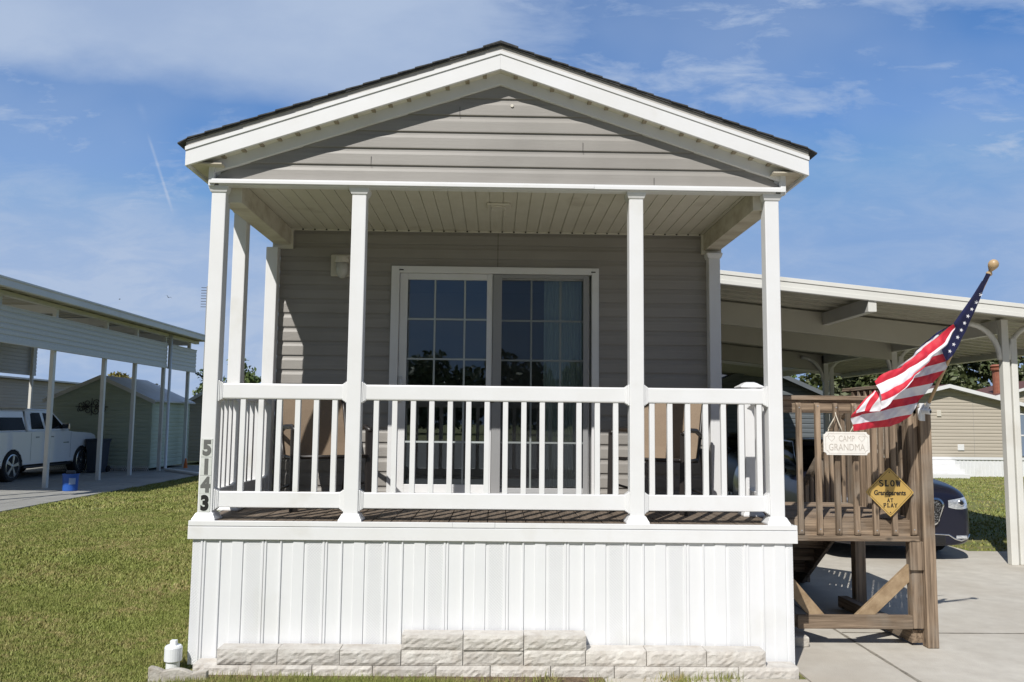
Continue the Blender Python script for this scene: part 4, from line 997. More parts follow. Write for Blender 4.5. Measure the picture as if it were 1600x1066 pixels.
def sedan(loc, rz, label, group, paint):
    """front of the car towards -Y, origin at the front bumper centre on the ground"""
    c = thing('sedan', loc, label, 'car', group, rz); c.rotation_euler = (0, 0, rz)
    # (y, halfwidth at sill, halfwidth at shoulder, hood z centre, shoulder z, bottom z)
    secs = [(.00, .70, .68, .78, .72, .22), (.02, .80, .76, .86, .79, .19), (.08, .885, .85, .92, .84, .18), (.22, .93, .89, .97, .88, .17), (.5, .955, .91, 1.02, .93, .17), (1.0, .965, .92, 1.07, .97, .17),
            (1.45, .965, .92, 1.10, 1.0, .17), (2.6, .97, .92, 1.08, 1.02, .18), (3.9, .965, .91, 1.10, 1.03, .20), (4.7, .93, .86, 1.08, 1.0, .24), (4.95, .85, .78, .98, .90, .30), (5.03, .72, .68, .82, .76, .36)]
    rings = []
    for y, ws, wsh, zc_, zs, zb_ in secs:
        half = [(0, zc_), (wsh * .45, zc_ - .004), (wsh * .8, zc_ - (zc_ - zs) * .35), (wsh, zs), (ws, (zs + zb_) / 2 + .08), (ws, zb_ + .14), (ws * .96, zb_ + .02), (ws * .6, zb_), (0, zb_)]
        ring = [(x, y, z) for x, z in half] + [(-x, y, z) for x, z in half[-2:0:-1]]
        rings.append(ring)
    t = MB(); t.loft(rings); body = build('body', t, M[paint], c, world=False, smooth=True, sub=2)
    from mathutils.bvhtree import BVHTree
    bpy.context.view_layer.update(); bv = BVHTree.FromObject(body, bpy.context.evaluated_depsgraph_get())
    def sf(x, z, d_=.004):
        h = bv.ray_cast(Vector((x, -1, z)), Vector((0, 1, 0)))
        return (h[0].y if h[0] else .15) - d_
    # greenhouse
    t = MB(); rings = []
    for y, w0, z in ((1.40, .80, 1.06), (2.25, .62, 1.45), (2.9, .61, 1.495), (3.6, .60, 1.46), (4.5, .72, 1.08)):
        wb_ = .83; rings.append([(0, y, z), (w0 * .7, y, z - .008), (w0, y, z - .04), (wb_, y, .93), (-wb_, y, .93), (-w0, y, z - .04), (-w0 * .7, y, z - .008)])
    t.loft(rings); build('cabin', t, M['carglass'], c, world=False, smooth=True, sub=1)
    t = MB(); rings = []
    for y, w0, z in ((2.18, .60, 1.435), (2.5, .61, 1.48), (2.9, .61, 1.492), (3.65, .60, 1.455)):
        rings.append([(-w0, y, z - .055), (-w0 * .7, y, z - .012), (0, y, z), (w0 * .7, y, z - .012), (w0, y, z - .055), (0, y, z - .06)])
    t.loft(rings); build('roof', t, M[paint], c, world=False, smooth=True)
    for s in (-1, 1):
        t = MB(); t.tube([(s * .80, 1.42, .955), (s * .70, 1.9, 1.25), (s * .605, 2.25, 1.425)], .03, 8); build('pillar', t, M[paint], c, world=False, smooth=True)
        t = MB(); rings = []
        for q, xx in ((.02, .90), (.07, .93), (.085, 1.0), (.06, 1.06)):
            rings.append([(s * xx, 1.75 - q * .6, 1.02 - q * .8), (s * xx, 1.75 + q, 1.02 - q * .8), (s * xx, 1.75 + q, 1.02 + q), (s * xx, 1.75 - q * .6, 1.02 + q)])
        t.loft(rings); build('wing_mirror', t, M[paint], c, world=False, sub=1, smooth=True)
        # headlight wrapped on the corner
        t = MB(); N = 10; rows_ = []
        for k in range(N + 1):
            f = k / N; x = .57 + .285 * f; zt_ = .765 + .045 * f; zb_ = .675 - .02 * math.sin(f * 3.1) - .005 * f
            rows_.append([(s * x, sf(s * x, zb_ + (zt_ - zb_) * j / 4, .006), zb_ + (zt_ - zb_) * j / 4) for j in range(5)])
        for p, q in zip(rows_[:-1], rows_[1:]):
            for j in range(4): t.face([p[j], q[j], q[j + 1], p[j + 1]])
        hl = build('headlight', t, M['lens'], c, world=False, smooth=True, fixn=False)
        t = MB(); t.lathe([(.04, 0), (.04, .008), (.03, .014)], (s * .74, sf(s * .74, .735, .007), .735), 16, axis=(0, -1, .1)); build('lamp_bulb', t, M['chrome'], hl, world=False)
        t = MB(); t.lathe([(.024, 0), (.018, .006)], (s * .74, sf(s * .74, .735, .022), .735), 16, axis=(0, -1, .1)); build('lamp_ring', t, M['black'], hl, world=False)
        t = MB(); t.box(s * .66, s * .80, sf(s * .73, .31, .012), .12, .285, .325); build('fog_lamp', t, M['lens'], c, world=False, bevel=.008)
    # grille: rounded trapezoid, chrome surround
    def rr(w_, zt_, zb_, r_, n=6):
        P = []
        for cx_, cz_, a0 in ((w_ - r_, zt_ - r_, 0), (-(w_ - r_), zt_ - r_, 90), (-(w_ - r_ * 1.6), zb_ + r_, 180), (w_ - r_ * 1.6, zb_ + r_, 270)):
            for k in range(n + 1): a = R(a0 + 90 * k / n); P.append((cx_ + r_ * math.cos(a), cz_ + r_ * math.sin(a)))
        return P
    O = rr(.50, .80, .45, .10); I = rr(.475, .775, .475, .08)
    t = MB(); n = len(O)
    for k in range(n):
        j = (k + 1) % n
        t.face([(O[k][0], -.035, O[k][1]), (O[j][0], -.035, O[j][1]), (I[j][0], -.045, I[j][1]), (I[k][0], -.045, I[k][1])]); t.face([(O[k][0], .05, O[k][1]), (O[j][0], .05, O[j][1]), (O[j][0], -.035, O[j][1]), (O[k][0], -.035, O[k][1])])
    build('grille_surround', t, M['chrome'], c, world=False, fixn=False)
    t = MB(); t.face([(p[0], -.03, p[1]) for p in I]); build('grille', t, M['mesh'], c, world=False)
    t = MB(); t.tube([(x_, sf(x_, z_, .002), z_) for x_, z_ in ((-.86, .335), (-.82, .285), (-.72, .262), (-.64, .285), (-.56, .335), (-.3, .343), (0, .345), (.3, .343), (.56, .335), (.64, .285), (.72, .262), (.82, .285), (.86, .335))], .012, 8)
    build('chrome_trim', t, M['chrome'], c, world=False, smooth=True)
    t = MB(); t.box(-.52, .52, -.012, .02, .215, .325); build('lower_grille', t, M['black'], c, world=False, bevel=.02)
    for y in (.95, 4.0):
        for s in (-1, 1): wheel(c, s * .80, y, .335, .22, s)
    return c
sedan((5.19, 4.62, 0.012), R(-1), 'dark navy sedan facing the camera beside the wooden landing', None, 'navy')
sedan((6.0, 11.2, 0.012), R(0), 'black car deep in the carport shade behind the navy sedan', None, 'carblack')

def pickup():
    """front towards +Y, side at +X; origin under rear wheel"""
    c = thing('pickup_truck', (-13.3, 15.7, .04), 'white pickup truck with topper parked under the left carport', 'truck')
    W = .98
    def arch(yc, r_, n=9): return [(yc - r_ * math.cos(math.pi * k / n), .36 + r_ * math.sin(math.pi * k / n)) for k in range(n + 1)]
    low = [(-1.25, .50), (-.47, .42)] + arch(0, .46) + [(.47, .40), (3.05, .40)] + arch(3.52, .46) + [(3.99, .42), (4.30, .46), (4.38, .62), (4.38, .98), (4.30, 1.12), (4.05, 1.19), (3.0, 1.24), (2.75, 1.27), (-1.25, 1.27)]
    O = (-13.3, 15.7, .04)
    t = MB(); t.prism(low, -W, W, 0); build('body', t, M['carwhite'], c, world=False, bevel=.05)
    # cab
    t = MB(); base = [(.75, 1.26), (2.85, 1.26)]; P0_ = [(.72, 1.262), (2.90, 1.262), (2.15, 1.80), (1.95, 1.86), (.85, 1.88), (.72, 1.84)]
    rings = []
    for xx, inset in ((-.90, .14), (-.94, 0), (.94, 0), (.90, .14)):
        pass
    def ring(x, k): return [(x * (1.0 if z < 1.3 else .84), y, z) for y, z in P0_]
    t.loft([ring(-.94, 0), ring(.94, 0)]); build('cab', t, M['carwhite'], c, world=False, bevel=.04)
    # topper
    Tt = [(-1.22, 1.262), (.66, 1.262), (.66, 1.84), (-1.05, 1.84)]
    t = MB(); t.loft([[(x * (1 if z < 1.3 else .86), y, z) for y, z in Tt] for x in (-.93, .93)]); build('topper', t, M['carwhite'], c, world=False, bevel=.05)
    t = MB(); t.box(-.80, .80, .655, .725, 1.28, 1.80); build('cab_gap', t, M['black'], c, world=False)
    def sidewin(name, P, s=1):
        t = MB(); Q = [(s * (.945 - (z - 1.262) * .265), y, z) for y, z in P]; t.face(Q)
        t.face([(p[0] - s * .01, p[1], p[2]) for p in Q]); return build(name, t, M['carglass'], c, world=False, fixn=False)
    for s in (1, -1):
        sidewin('window', [(-1.0, 1.31), (.60, 1.31), (.52, 1.77), (-.90, 1.77)], s); sidewin('window', [(.88, 1.33), (1.50, 1.33), (1.42, 1.77), (.95, 1.77)], s); sidewin('window', [(1.60, 1.33), (2.60, 1.33), (2.10, 1.74), (1.56, 1.77)], s)
        t = MB(); t.box(s * .93, s * 1.14, 2.42, 2.52, 1.30, 1.48); build('wing_mirror', t, M['chrome'], c, world=False, bevel=.02)
        for y in (1.35, 2.35):
            pass
        t = MB(); t.box(s * .982, s * .992, 1.02, 1.18, 1.10, 1.13); t.box(s * .982, s * .992, 1.75, 1.92, 1.10, 1.13); build('door_handle', t, M['grey'], c, world=False, bevel=.003)
        t = MB(); 
        for y in (.80, 1.55, 2.86): t.box(s * .980, s * .9825, y, y + .012, .5, 1.24)
        build('door_seam', t, M['grey'], c, world=False)
        t = MB(); t.box(s * .981, s * .987, 2.45, 2.75, .93, .955); build('badge', t, M['chrome'], c, world=False)
        t = MB(); t.box(s * .80, s * .97, .55, 3.0, .30, .36); build('running_board', t, M['black'], c, world=False, bevel=.02)
        for y in (0, 3.52): wheel(c, s * .86, y, .40, .26, s)
        t = MB()
        for y in (0, 3.52):
            Pq = arch(y, .47, 14); Pi = arch(y, .43, 14)
            for k in range(14): t.face([(s * .983, *Pq[k]), (s * .983, *Pq[k + 1]), (s * .96, *Pi[k + 1]), (s * .96, *Pi[k])])
        build('wheel_arch', t, M['black'], c, world=False, fixn=False)
    t = MB(); t.box(-.80, .80, -1.0, 4.1, .30, .52); build('chassis', t, M['black'], c, world=False)
    t = MB(); t.box(-.95, .95, 4.385, 4.46, .50, .72); build('bumper', t, M['chrome'], c, world=False, bevel=.03)
    t = MB(); t.box(-.12, .12, 4.385, 4.40, .8, 1.05); t.box(-.6, .6, 4.383, 4.395, .80, 1.1); build('grille', t, M['black'], c, world=False)
    t = MB(); t.box(-.15, .15, .66, .71, 1.885, 1.92); build('brake_light', t, M['chimney'], c, world=False, bevel=.01)
    for s in (1, -1):
        t = MB(); t.box(s * .65, s * .95, 4.30, 4.395, .86, 1.05); build('headlight', t, M['lens'], c, world=False, bevel=.02)
    return c
pk = pickup(); pk.location = (-13.32, 15.65, .036); 

# ------------------------------------------------------------------ left carport
CL = thing('carport', (-12.8, 16.5, 0), 'long grey-sided carport on white posts left of the cottage', 'carport')
t = MB(); t.box(-16.6, -10.05, 9.4, 23.6, 4.40, 4.44); 
y = 9.6
while y < 23.5: t.box(-16.5, -10.1, y, y + .05, 4.375, 4.399); y += .61
build('roof_panel', t, M['pan'], CL)
t = MB(); t.box(-10.05, -9.95, 9.4, 23.6, 4.33, 4.52); t.box(-9.95, -9.93, 9.4, 23.6, 4.48, 4.53); build('gutter', t, M['roofwhite'], CL, bevel=.01)
t = MB(); t.box(-10.62, -10.48, 9.4, 23.3, 4.28, 4.374); t.box(-16.1, -16.0, 9.4, 23.3, 4.25, 4.374); build('side_beam', t, M['roofwhite'], CL)
for y in (9.6, 11.7, 14.0, 16.6, 18.5, 20.6, 22.7):
    t = MB(); t.box(-16.0, -10.65, y - .04, y + .04, 4.18, 4.374); build('roof_rafter', t, M['roofwhite'], CL)
for y0, y1 in ((9.4, 20.55), (20.75, 23.1)):
    t = MB(); siding_x(t, y0, y1, 3.33, 4.03, -10.50, 1, h=.125, base=3.33, d=.02); t.box(-10.54, -10.503, y0, y1, 3.33, 4.03); t.box(-10.55, -10.465, y0, y1, 3.27, 3.329); t.box(-10.55, -10.465, y0, y1, 4.031, 4.06)
    build('siding_band', t, M['band'], CL, fixn=False)
t = MB(); siding_x(t, 9.4, 23.1, 3.1, 4.2, -16.0, 1, h=.125, base=3.1, d=.02); t.box(-16.04, -16.003, 9.4, 23.1, 3.1, 4.2); build('siding_band', t, M['band'], CL, fixn=False)
for y in (9.7, 11.7, 14.0, 16.6, 18.5, 20.6, 22.7):
    t = MB(); t.box(-10.65, -10.553, y - .055, y + .055, .03, 4.279); build('carport_post', t, M['roofwhite'], CL, bevel=.006)
for y in (11.7, 15.5, 19.5, 22.7):
    t = MB(); t.box(-15.95, -15.86, y - .05, y + .05, .03, 4.249); build('carport_post', t, M['roofwhite'], CL, bevel=.006)
t = MB(); t.tube([(-10.42, 20.66, 4.35), (-10.42, 20.66, .16), (-10.40, 20.62, .10), (-10.30, 20.5, .09), (-9.0, 19.0, .09), (-8.1, 18.0, .08)], .045, 10); build('downspout', t, M['pvc'], CL, smooth=True)
t = MB(); t.tube([(-10.45, 23.0, 3.25), (-9.9, 23.6, 2.95)], .03, 8); build('support_arm', t, M['darkmetal'], CL)

# shed
def gable_shed(name, x0, x1, y0, y1, ze, za, mw, mr, label, cat, over=.15, base=.12, h=.13, ytrim=True, trim='roofwhite'):
    c = thing(name, ((x0 + x1) / 2, y0, 0), label, cat); xm = (x0 + x1) / 2; sl_ = (za - ze) / ((x1 - x0) / 2)
    t = MB(); siding_y(t, x0, x1, base, ze, y0, h=h, base=base, d=.016); siding_y(t, 0, 0, ze, za, y0, span=lambda z: (xm - (za - z) / sl_, xm + (za - z) / sl_), h=h, base=base, d=.016)
    siding_x(t, y0, y1, base, ze, x1, 1, h=h, base=base, d=.016); siding_x(t, y0, y1, base, ze, x0, -1, h=h, base=base, d=.016)
    t.prism([(x0, base), (x1, base), (x1, ze), (xm, za), (x0, ze)], y0 + .004, y1, 1); build('wall', t, mw, c, fixn=False)
    for s in (-1, 1):
        e = (x1 - x0) / 2 + over
        t = MB(); t.prism([(xm, za + .02), (xm + s * e, za + .02 - sl_ * e), (xm + s * e, za + .07 - sl_ * e), (xm, za + .07)], y0 - over, y1 + over, 1); build('roof', t, mr, c)
        t = MB(); t.prism([(xm, za - .05), (xm + s * e, za - .05 - sl_ * e), (xm + s * e, za + .075 - sl_ * e), (xm, za + .075)], y0 - over - .03, y0 - over - .001, 1); build('rake_trim', t, M[trim], c)
    if ytrim:
        for q in (x1 - .07, x0 - .02): t = MB(); t.box(q, q + .09, y0 - .02, y0 + .07, base, ze); build('corner_trim', t, mw, c)
    return c
sh = gable_shed('garden_shed', -14.05, -10.86, 20.5, 23.7, 2.24, 2.95, M['green'], M['shedroof'], 'sage green gabled shed behind the pickup truck', 'shed')
t = MB()
x = -14.0
while x < -10.9:
    t.bar((x, 20.48, .04), (x + .09, 20.48, .19), .02, .006, up=(0, 1, 0)); t.bar((x + .09, 20.475, .04), (x, 20.475, .19), .02, .006, up=(0, 1, 0)); x += .065
build('lattice_skirt', t, M['roofwhite'], sh)
gable_shed('garden_shed', -11.6, -9.9, 25.2, 28.5, 2.2, 2.7, M['beige'], M['darkroof'], 'small beige shed with dark roof beyond the sage green shed', 'shed')
# wall ornament
t = MB()
def spiral(cx_, cz_, r_, a0, turns, sg):
    return [(cx_ + r_ * (1 - .75 * k / 20) * math.cos(a0 + sg * 2 * math.pi * turns * k / 20), 20.44, cz_ + r_ * (1 - .75 * k / 20) * math.sin(a0 + sg * 2 * math.pi * turns * k / 20)) for k in range(21)]
oc = (-12.72, 2.02)
for s in (-1, 1):
    for (dx, dz, r_, a0) in ((.13, .12, .12, 0), (.13, -.12, .12, 3.1), (.34, .07, .10, 1), (.34, -.08, .10, 4), (.2, .0, .09, 2)):
        t.tube(spiral(oc[0] + s * dx, oc[1] + dz, r_, a0, 1.3, s), .012, 6)
t.tube([(oc[0] - .5, 20.44, oc[1]), (oc[0] + .5, 20.44, oc[1])], .012, 6); t.tube([(oc[0], 20.44, oc[1] - .27), (oc[0], 20.44, oc[1] + .27)], .012, 6)
setp(build('wall_ornament', t, M['darkmetal'], None), 'dark scrolled metal ornament hung on the sage green shed wall', 'ornament')
# bin
bn = thing('wheelie_bin', (-12.05, 19.6, .035), 'dark slate wheeled rubbish bin against the sage green shed', 'bin')
t = MB(); rings = [[(-12.05 + a * q * .75, 19.6 + b * q, z) for a, b in ((-1, -1), (1, -1), (1, 1), (-1, 1))] for q, z in ((.24, .05), (.30, .95), (.32, .96), (.32, 1.0))]
t.loft(rings); build('bin_body', t, M['bin'], bn, bevel=.02)
t = MB(); t.box(-12.30, -11.80, 19.26, 19.94, 1.001, 1.05); build('bin_lid', t, M['bin'], bn, bevel=.02)
t = MB(); t.lathe([(.1, -.03), (.1, .03)], (-11.85, 19.86, .135), 16, axis=(1, 0, 0)); build('wheel', t, M['rubber'], bn)
bk = thing('blue_bucket', (-9.66, 13.3, .036), 'blue plastic bucket with pale label at the edge of the paving', 'bucket')
t = MB(); t.lathe([(.15, 0), (.155, .01), (.168, .36), (.178, .362), (.178, .385), (.165, .386), (.15, .03)], (-9.66, 13.3, .036), 28); build('bucket_body', t, M['bucket'], bk, smooth=False)
t = MB()
for k in range(6):
    a0 = R(-75 + k * 8); a1 = R(-75 + (k + 1) * 8); r0 = .166; r1 = .171
    t.face([(-9.66 + r0 * math.cos(a0), 13.3 + r0 * math.sin(a0), .19), (-9.66 + r0 * math.cos(a1), 13.3 + r0 * math.sin(a1), .19), (-9.66 + r1 * math.cos(a1), 13.3 + r1 * math.sin(a1), .33), (-9.66 + r1 * math.cos(a0), 13.3 + r1 * math.sin(a0), .33)])
build('bucket_label', t, M['label'], bk, fixn=False)
t = MB(); t.lathe([(.10, .32), (.10, .44), (.08, .455)], (-9.66, 13.3, .036), 16); build('bucket_contents', t, M['bin'], bk)
cn = thing('traffic_cone', (-10.35, 22.2, 0), 'small orange cone at the foot of the green shed beside a carport post', 'cone')
t = MB(); t.lathe([(.07, .02), (.025, .34), (.015, .36)], (-10.35, 22.2, 0), 16); build('cone_body', t, M['orange'], cn); t = MB(); t.box(-10.46, -10.24, 22.09, 22.31, 0, .02); build('cone_base', t, M['orange'], cn)

# neighbour home on the far left
def mobile_home(name, x0, x1, y0, y1, zs, ze, za, ridge, mw, mr, label, skirt=True, off=.25):
    """ridge along Y; gable faces -Y"""
    c = thing(name, ((x0 + x1) / 2, y0, 0), label, 'house'); xm = ridge
    def span(z):
        if z <= ze: return (x0, x1)
        f = (za - z) / (za - ze); return (xm - (xm - x0) * f, xm + (x1 - xm) * f)
    t = MB(); siding_y(t, x0, x1, zs, ze, y0, h=.115, base=zs, d=.016); siding_y(t, 0, 0, ze, za, y0, span=span, h=.115, base=zs, d=.016)
    siding_x(t, y0, y1, zs, ze, x1, 1, h=.115, base=zs, d=.016); siding_x(t, y0, y1, zs, ze, x0, -1, h=.115, base=zs, d=.016)
    t.prism([(x0, zs), (x1, zs), (x1, ze), (xm, za), (x0, ze)], y0 + .004, y1, 1); build('wall', t, mw, c, fixn=False)
    for xe in (x0 - off, x1 + off):
        k = (za - ze) / abs((x0 if xe < xm else x1) - xm); d_ = abs(xe - xm)
        t = MB(); t.prism([(xm, za + .02), (xe, za + .02 - k * d_), (xe, za + .08 - k * d_), (xm, za + .08)], y0 - off, y1, 1); build('roof', t, mr, c)
        t = MB(); t.prism([(xm, za - .04), (xe, za - .04 - k * d_), (xe, za + .085 - k * d_), (xm, za + .085)], y0 - off - .03, y0 - off - .001, 1); build('rake_trim', t, M['vinyl'], c)
        t = MB(); t.prism([(xm, za - .045), (xe, za - .045 - k * d_), (xe, za - .035 - k * d_), (xm, za - .035)], y0 - off, y0 + .03, 1); build('soffit', t, M['grey'], c)
    if skirt:
        t = MB(); t.box(x0 + .02, x1 - .02, y0 + .02, y1 - .02, 0, zs - .001); x = x0 + .03
        while x < x1 - .08: t.box(x, x + .05, y0 + .005, y0 + .019, 0, zs - .02); x += .13
        t.box(x0, x1, y0 - .02, y0 + .004, zs - .09, zs - .002); build('skirting', t, M['skirt'], c)
    return c
nl = mobile_home('mobile_home', -23, -17.2, 10, 34, .5, 3.02, 3.22, -20.1, M['beige'], M['roofwhite'], 'beige mobile home in shade beyond the left carport')
nh = mobile_home('mobile_home', 12.4, 18.3, 22, 27, .66, 2.30, 3.02, 15.3, M['beige'], M['darkroof'], 'beige sided mobile home with white skirting across the right lawn')
t = MB(); t.box(15.88, 16.12, 21.96, 21.985, 1.0, 1.22) if 0 else t.box(15.62, 15.84, 21.955, 21.98, .88, 1.08); build('outlet_box', t, M['vinyl'], nh, bevel=.01)
t = MB(); t.box(14.95, 15.10, 21.95, 21.98, 2.02, 2.22); build('wall_light', t, M['creamplastic'], nh, bevel=.01)
t = MB(); t.box(17.55, 18.0, 21.95, 21.98, .7, 2.1); wn = build('window', t, mat('blue_grey_glass', (.20, .25, .33), None, .15), nh)
t = MB(); t.box(17.5, 17.549, 21.94, 21.98, .66, 2.14); t.box(17.5, 18.05, 21.94, 21.98, 2.101, 2.15); t.box(17.55, 18.0, 21.94, 21.98, 1.38, 1.43); t.box(18.001, 18.05, 21.94, 21.98, .66, 2.1); build('window_frame', t, M['vinyl'], wn)
t = MB(); t.box(16.2, 16.205, 21.978, 21.983, .7, 2.7); build('siding_seam', t, M['grey'], nh)
t = MB()
for i in range(4): t.box(14.2, 15.45 - i * .02, 21.0 + i * .24, 21.98, i * .14, (i + 1) * .14)
setp(build('entry_steps', t, M['vinyl'], None, bevel=.01), 'white block steps against the beige home across the right lawn', 'steps')
h2 = mobile_home('mobile_home', 23.4, 34, 33, 37, .66, 3.0, 3.9, 26.6, M['beige'], M['darkroof'], 'home with dark red roof and white eaves behind the beige home')
ch = []
t = MB(); t.box(23.75, 24.55, 32.6, 33.4, 2.6, 4.15) if 0 else t.lathe([(.30, 3.0), (.30, 4.45)], (24.3, 33.6, 0), 16)
cm = build('chimney', t, M['chimney'], h2, smooth=False)
t = MB(); t.lathe([(.38, 4.38), (.40, 4.46), (.32, 4.50), (.40, 4.58), (.30, 4.66)], (24.3, 33.6, 0), 16); build('chimney_cap', t, M['chimney'], cm)
gr = gable_shed('garage', 5.3, 9.2, 17, 22, 2.45, 3.30, M['garage'], M['shingle'], 'shade-darkened grey gabled garage at the far end of the right carport', 'garage', over=.3, base=.05, trim='garage')  # rake trim takes the dark siding colour too, standing in for shade
t = MB()
for k in range(8): t.tube([(9.28, 16.97, .3 + k * .3), (9.28, 16.97, .5 + k * .3)], .04, 8)
build('downspout', t, M['roofwhite'], gr)
# distant utility pole and aerial
pp = thing('utility_pole', (20.9, 48, 0), 'thin pale utility pole among trees seen under the carport', 'pole')
t = MB(); t.tube([(20.9, 48, 0), (20.9, 48, 5.9)], [.09, .06], 8); build('pole', t, M['curb'], pp); t = MB(); t.box(20.8, 21.0, 47.9, 48.1, 5.5, 5.9); build('transformer', t, M['grey'], pp)
an = thing('tv_aerial', (-17.72, 45, 0), 'tall thin television aerial half hidden behind the front left porch post', 'aerial')
t = MB(); t.tube([(-17.78, 45, 0), (-17.78, 45, 9.8)], .05, 6); build('mast', t, M['grey'], an)
t = MB()
for k in range(8):
    z = 8.5 + k * .17; t.bar((-18.15, 45, z), (-17.3, 45, z), .02, .03)
build('aerial_element', t, M['darkmetal'], an)
an.location = (-17.78, 45, 0)
for o in an.children: o.location = (-.06, 0, 0)
# birds
def bird(loc, s, rz, label):
    t = MB(); L_ = .17
    body = [[(.0 + .001 * math.cos(a), -.10, .001 * math.sin(a)) for a in np.linspace(0, 2 * math.pi, 7)[:-1]]]
    for y, r_ in ((-.08, .014), (-.05, .022), (0, .028), (.05, .02), (.09, .01), (.12, .016), (.15, .012)): body.append([(r_ * math.cos(a), y, (r_ * .7 if y < .1 else .003) * math.sin(a)) for a in np.linspace(0, 2 * math.pi, 7)[:-1]])
    t.loft(body)
    for sg in (-1, 1):
        t.loft([[(sg * .02, -.04, .01), (sg * .02, .04, .01), (sg * .02, .0, .018)], [(sg * .12, -.06, .07), (sg * .12, .02, .07), (sg * .12, -.02, .076)], [(sg * .22, -.01, .04), (sg * .22, .02, .04), (sg * .22, .005, .042)]])
    t.v = [(p[0] * s, p[1] * s, p[2] * s) for p in t.v]
    o = build('bird', t, M['black'], None); o.location = loc; o.rotation_euler = (.3, .3, rz); return setp(o, label, 'bird', 'birds in flight over the left carport')
bird((-18.28, 40, 8.34), 1.0, .9, 'small dark bird flying in the sky nearest the porch post')
bird((-20.96, 40, 8.19), .45, 2.0, 'tiny dark bird flying above the left carport roof, the farther left')

# ------------------------------------------------------------------ trees
def tree(loc, h, r_, label, leaf='oak', n=5200, ls=.20, trunk_r=.22, seed=0, low=.35, group=None, blobs=16, squash=.8):
    g_ = np.random.default_rng(seed); rr = random.Random(seed)
    c = thing('tree', loc, label, 'tree', group)
    t = MB(); X, Y, Z = loc
    tp = [(X, Y, Z - .1)]; n_ = 5
    for k in range(1, n_ + 1): tp.append((X + rr.uniform(-.12, .12) * k * .3, Y + rr.uniform(-.1, .1), Z + h * .72 * k / n_))
    t.tube(tp, [trunk_r * (1 - .15 * k) for k in range(n_ + 1)], 8)
    cen = []
    for k in range(blobs):
        a = rr.uniform(0, 2 * math.pi); q = r_ * math.sqrt(rr.uniform(.02, 1)) * .78; z = h * (low + (1 - low) * rr.uniform(.05, .88))
        f = 1 - .55 * max(0, (z / h - .6) / .4); cen.append((X + q * f * math.cos(a), Y + q * f * math.sin(a), Z + z, r_ * rr.uniform(.22, .42)))
    for k in range(min(9, blobs)):
        s_ = tp[2 + k % 3]; e = cen[k]; m = ((s_[0] + e[0]) / 2, (s_[1] + e[1]) / 2, (s_[2] + e[2]) / 2 + .1 * h * .3); t.tube([s_, m, e[:3]], [trunk_r * .4, trunk_r * .25, trunk_r * .08], 6)
    build('trunk', t, M['trunk'], c, smooth=True)
    per_ = n // blobs; V_ = []
    for (x, y, z, q) in cen:
        d_ = g_.normal(size=(per_, 3)); d_ /= np.linalg.norm(d_, axis=1)[:, None]; rad = q * (g_.random(per_) ** .45) * (1 + .25 * np.sin(d_[:, 0] * 5 + z) * np.sin(d_[:, 2] * 4))
        p = np.c_[x, y, z] + d_ * rad[:, None] * np.array([1, 1, squash])
        u = g_.normal(size=(per_, 3)); u /= np.linalg.norm(u, axis=1)[:, None]; v = np.cross(u, g_.normal(size=(per_, 3))); v /= np.linalg.norm(v, axis=1)[:, None]
        s_ = ls * g_.uniform(.5, 1.3, per_)[:, None]
        q4 = np.stack([p - u * s_, p - v * s_ * .5, p + u * s_, p + v * s_ * .5], 1); V_.append(q4.reshape(-1, 3))
    tris('crown', np.concatenate(V_), M[leaf], c, off=loc, per=4)
    return c
TL = 'trees behind the homes on the right'
tree((27.5, 46, 0), 9.2, 4.6, 'tall grey-green oak behind the chimney at the right edge', 'oak', 9000, .22, seed=1, low=.2)
tree((23.0, 44, 0), 8.2, 4.0, 'oak crown behind the flag pole, above the beige home', 'oak', 8000, .22, seed=2, low=.2)
tree((32.5, 47, 0), 9.6, 4.5, 'rightmost oak behind the carport corner post', 'oak', 7000, .24, seed=3, low=.2)
tree((19.2, 50, 0), 5.9, 2.9, 'low bushy tree in the gap under the carport beside the utility pole', 'leaf', 6000, .17, seed=4, low=.05)
tree((22.2, 52, 0), 5.6, 2.2, 'low bushy tree right of the utility pole behind the flag', 'leaf', 4500, .17, seed=9, low=.05)
tree((15.6, 44, 0), 6.4, 3.6, 'pale green tree above the garage roof under the carport', 'oak', 8000, .17, seed=5, low=.1)
tree((-13.9, 40, 0), 5.35, 1.6, 'green tree top between the left porch posts', 'leaf', 2600, .13, seed=6, low=.2)
tree((-16.6, 42, 0), 4.7, 1.6, 'lower green tree behind the left porch railing', 'leaf', 1600, .13, seed=16, low=.2)
tree((-19.4, 38, 0), 4.1, 1.9, 'yellow-green tree showing above the sage green shed roof', 'yellowleaf', 4000, .13, seed=7, low=.3)
# woods and homes across the street behind the viewer: mirrored in the door glass
W_ = []
for k in range(60):
    x = -105 + k * 3.5 + rng.uniform(-2, 2); y = -95 + rng.uniform(-5, 5); hh_ = rng.uniform(6.5, 10.5); n_ = 900
    d_ = rng.normal(size=(n_, 3)); d_ /= np.linalg.norm(d_, axis=1)[:, None]; p = np.c_[x, y, hh_ * .55] + d_ * (rng.random(n_) ** .4)[:, None] * np.array([3.2, 3, hh_ * .5])
    u = rng.normal(size=(n_, 3)); u /= np.linalg.norm(u, axis=1)[:, None]; v = np.cross(u, rng.normal(size=(n_, 3))); v /= np.linalg.norm(v, axis=1)[:, None]
    W_.append(np.stack([p - u * .5, p - v * .3, p + u * .5, p + v * .3], 1).reshape(-1, 3))
setp(tris('distant_woods', np.concatenate(W_), M['oak'], per=4), kind='stuff')

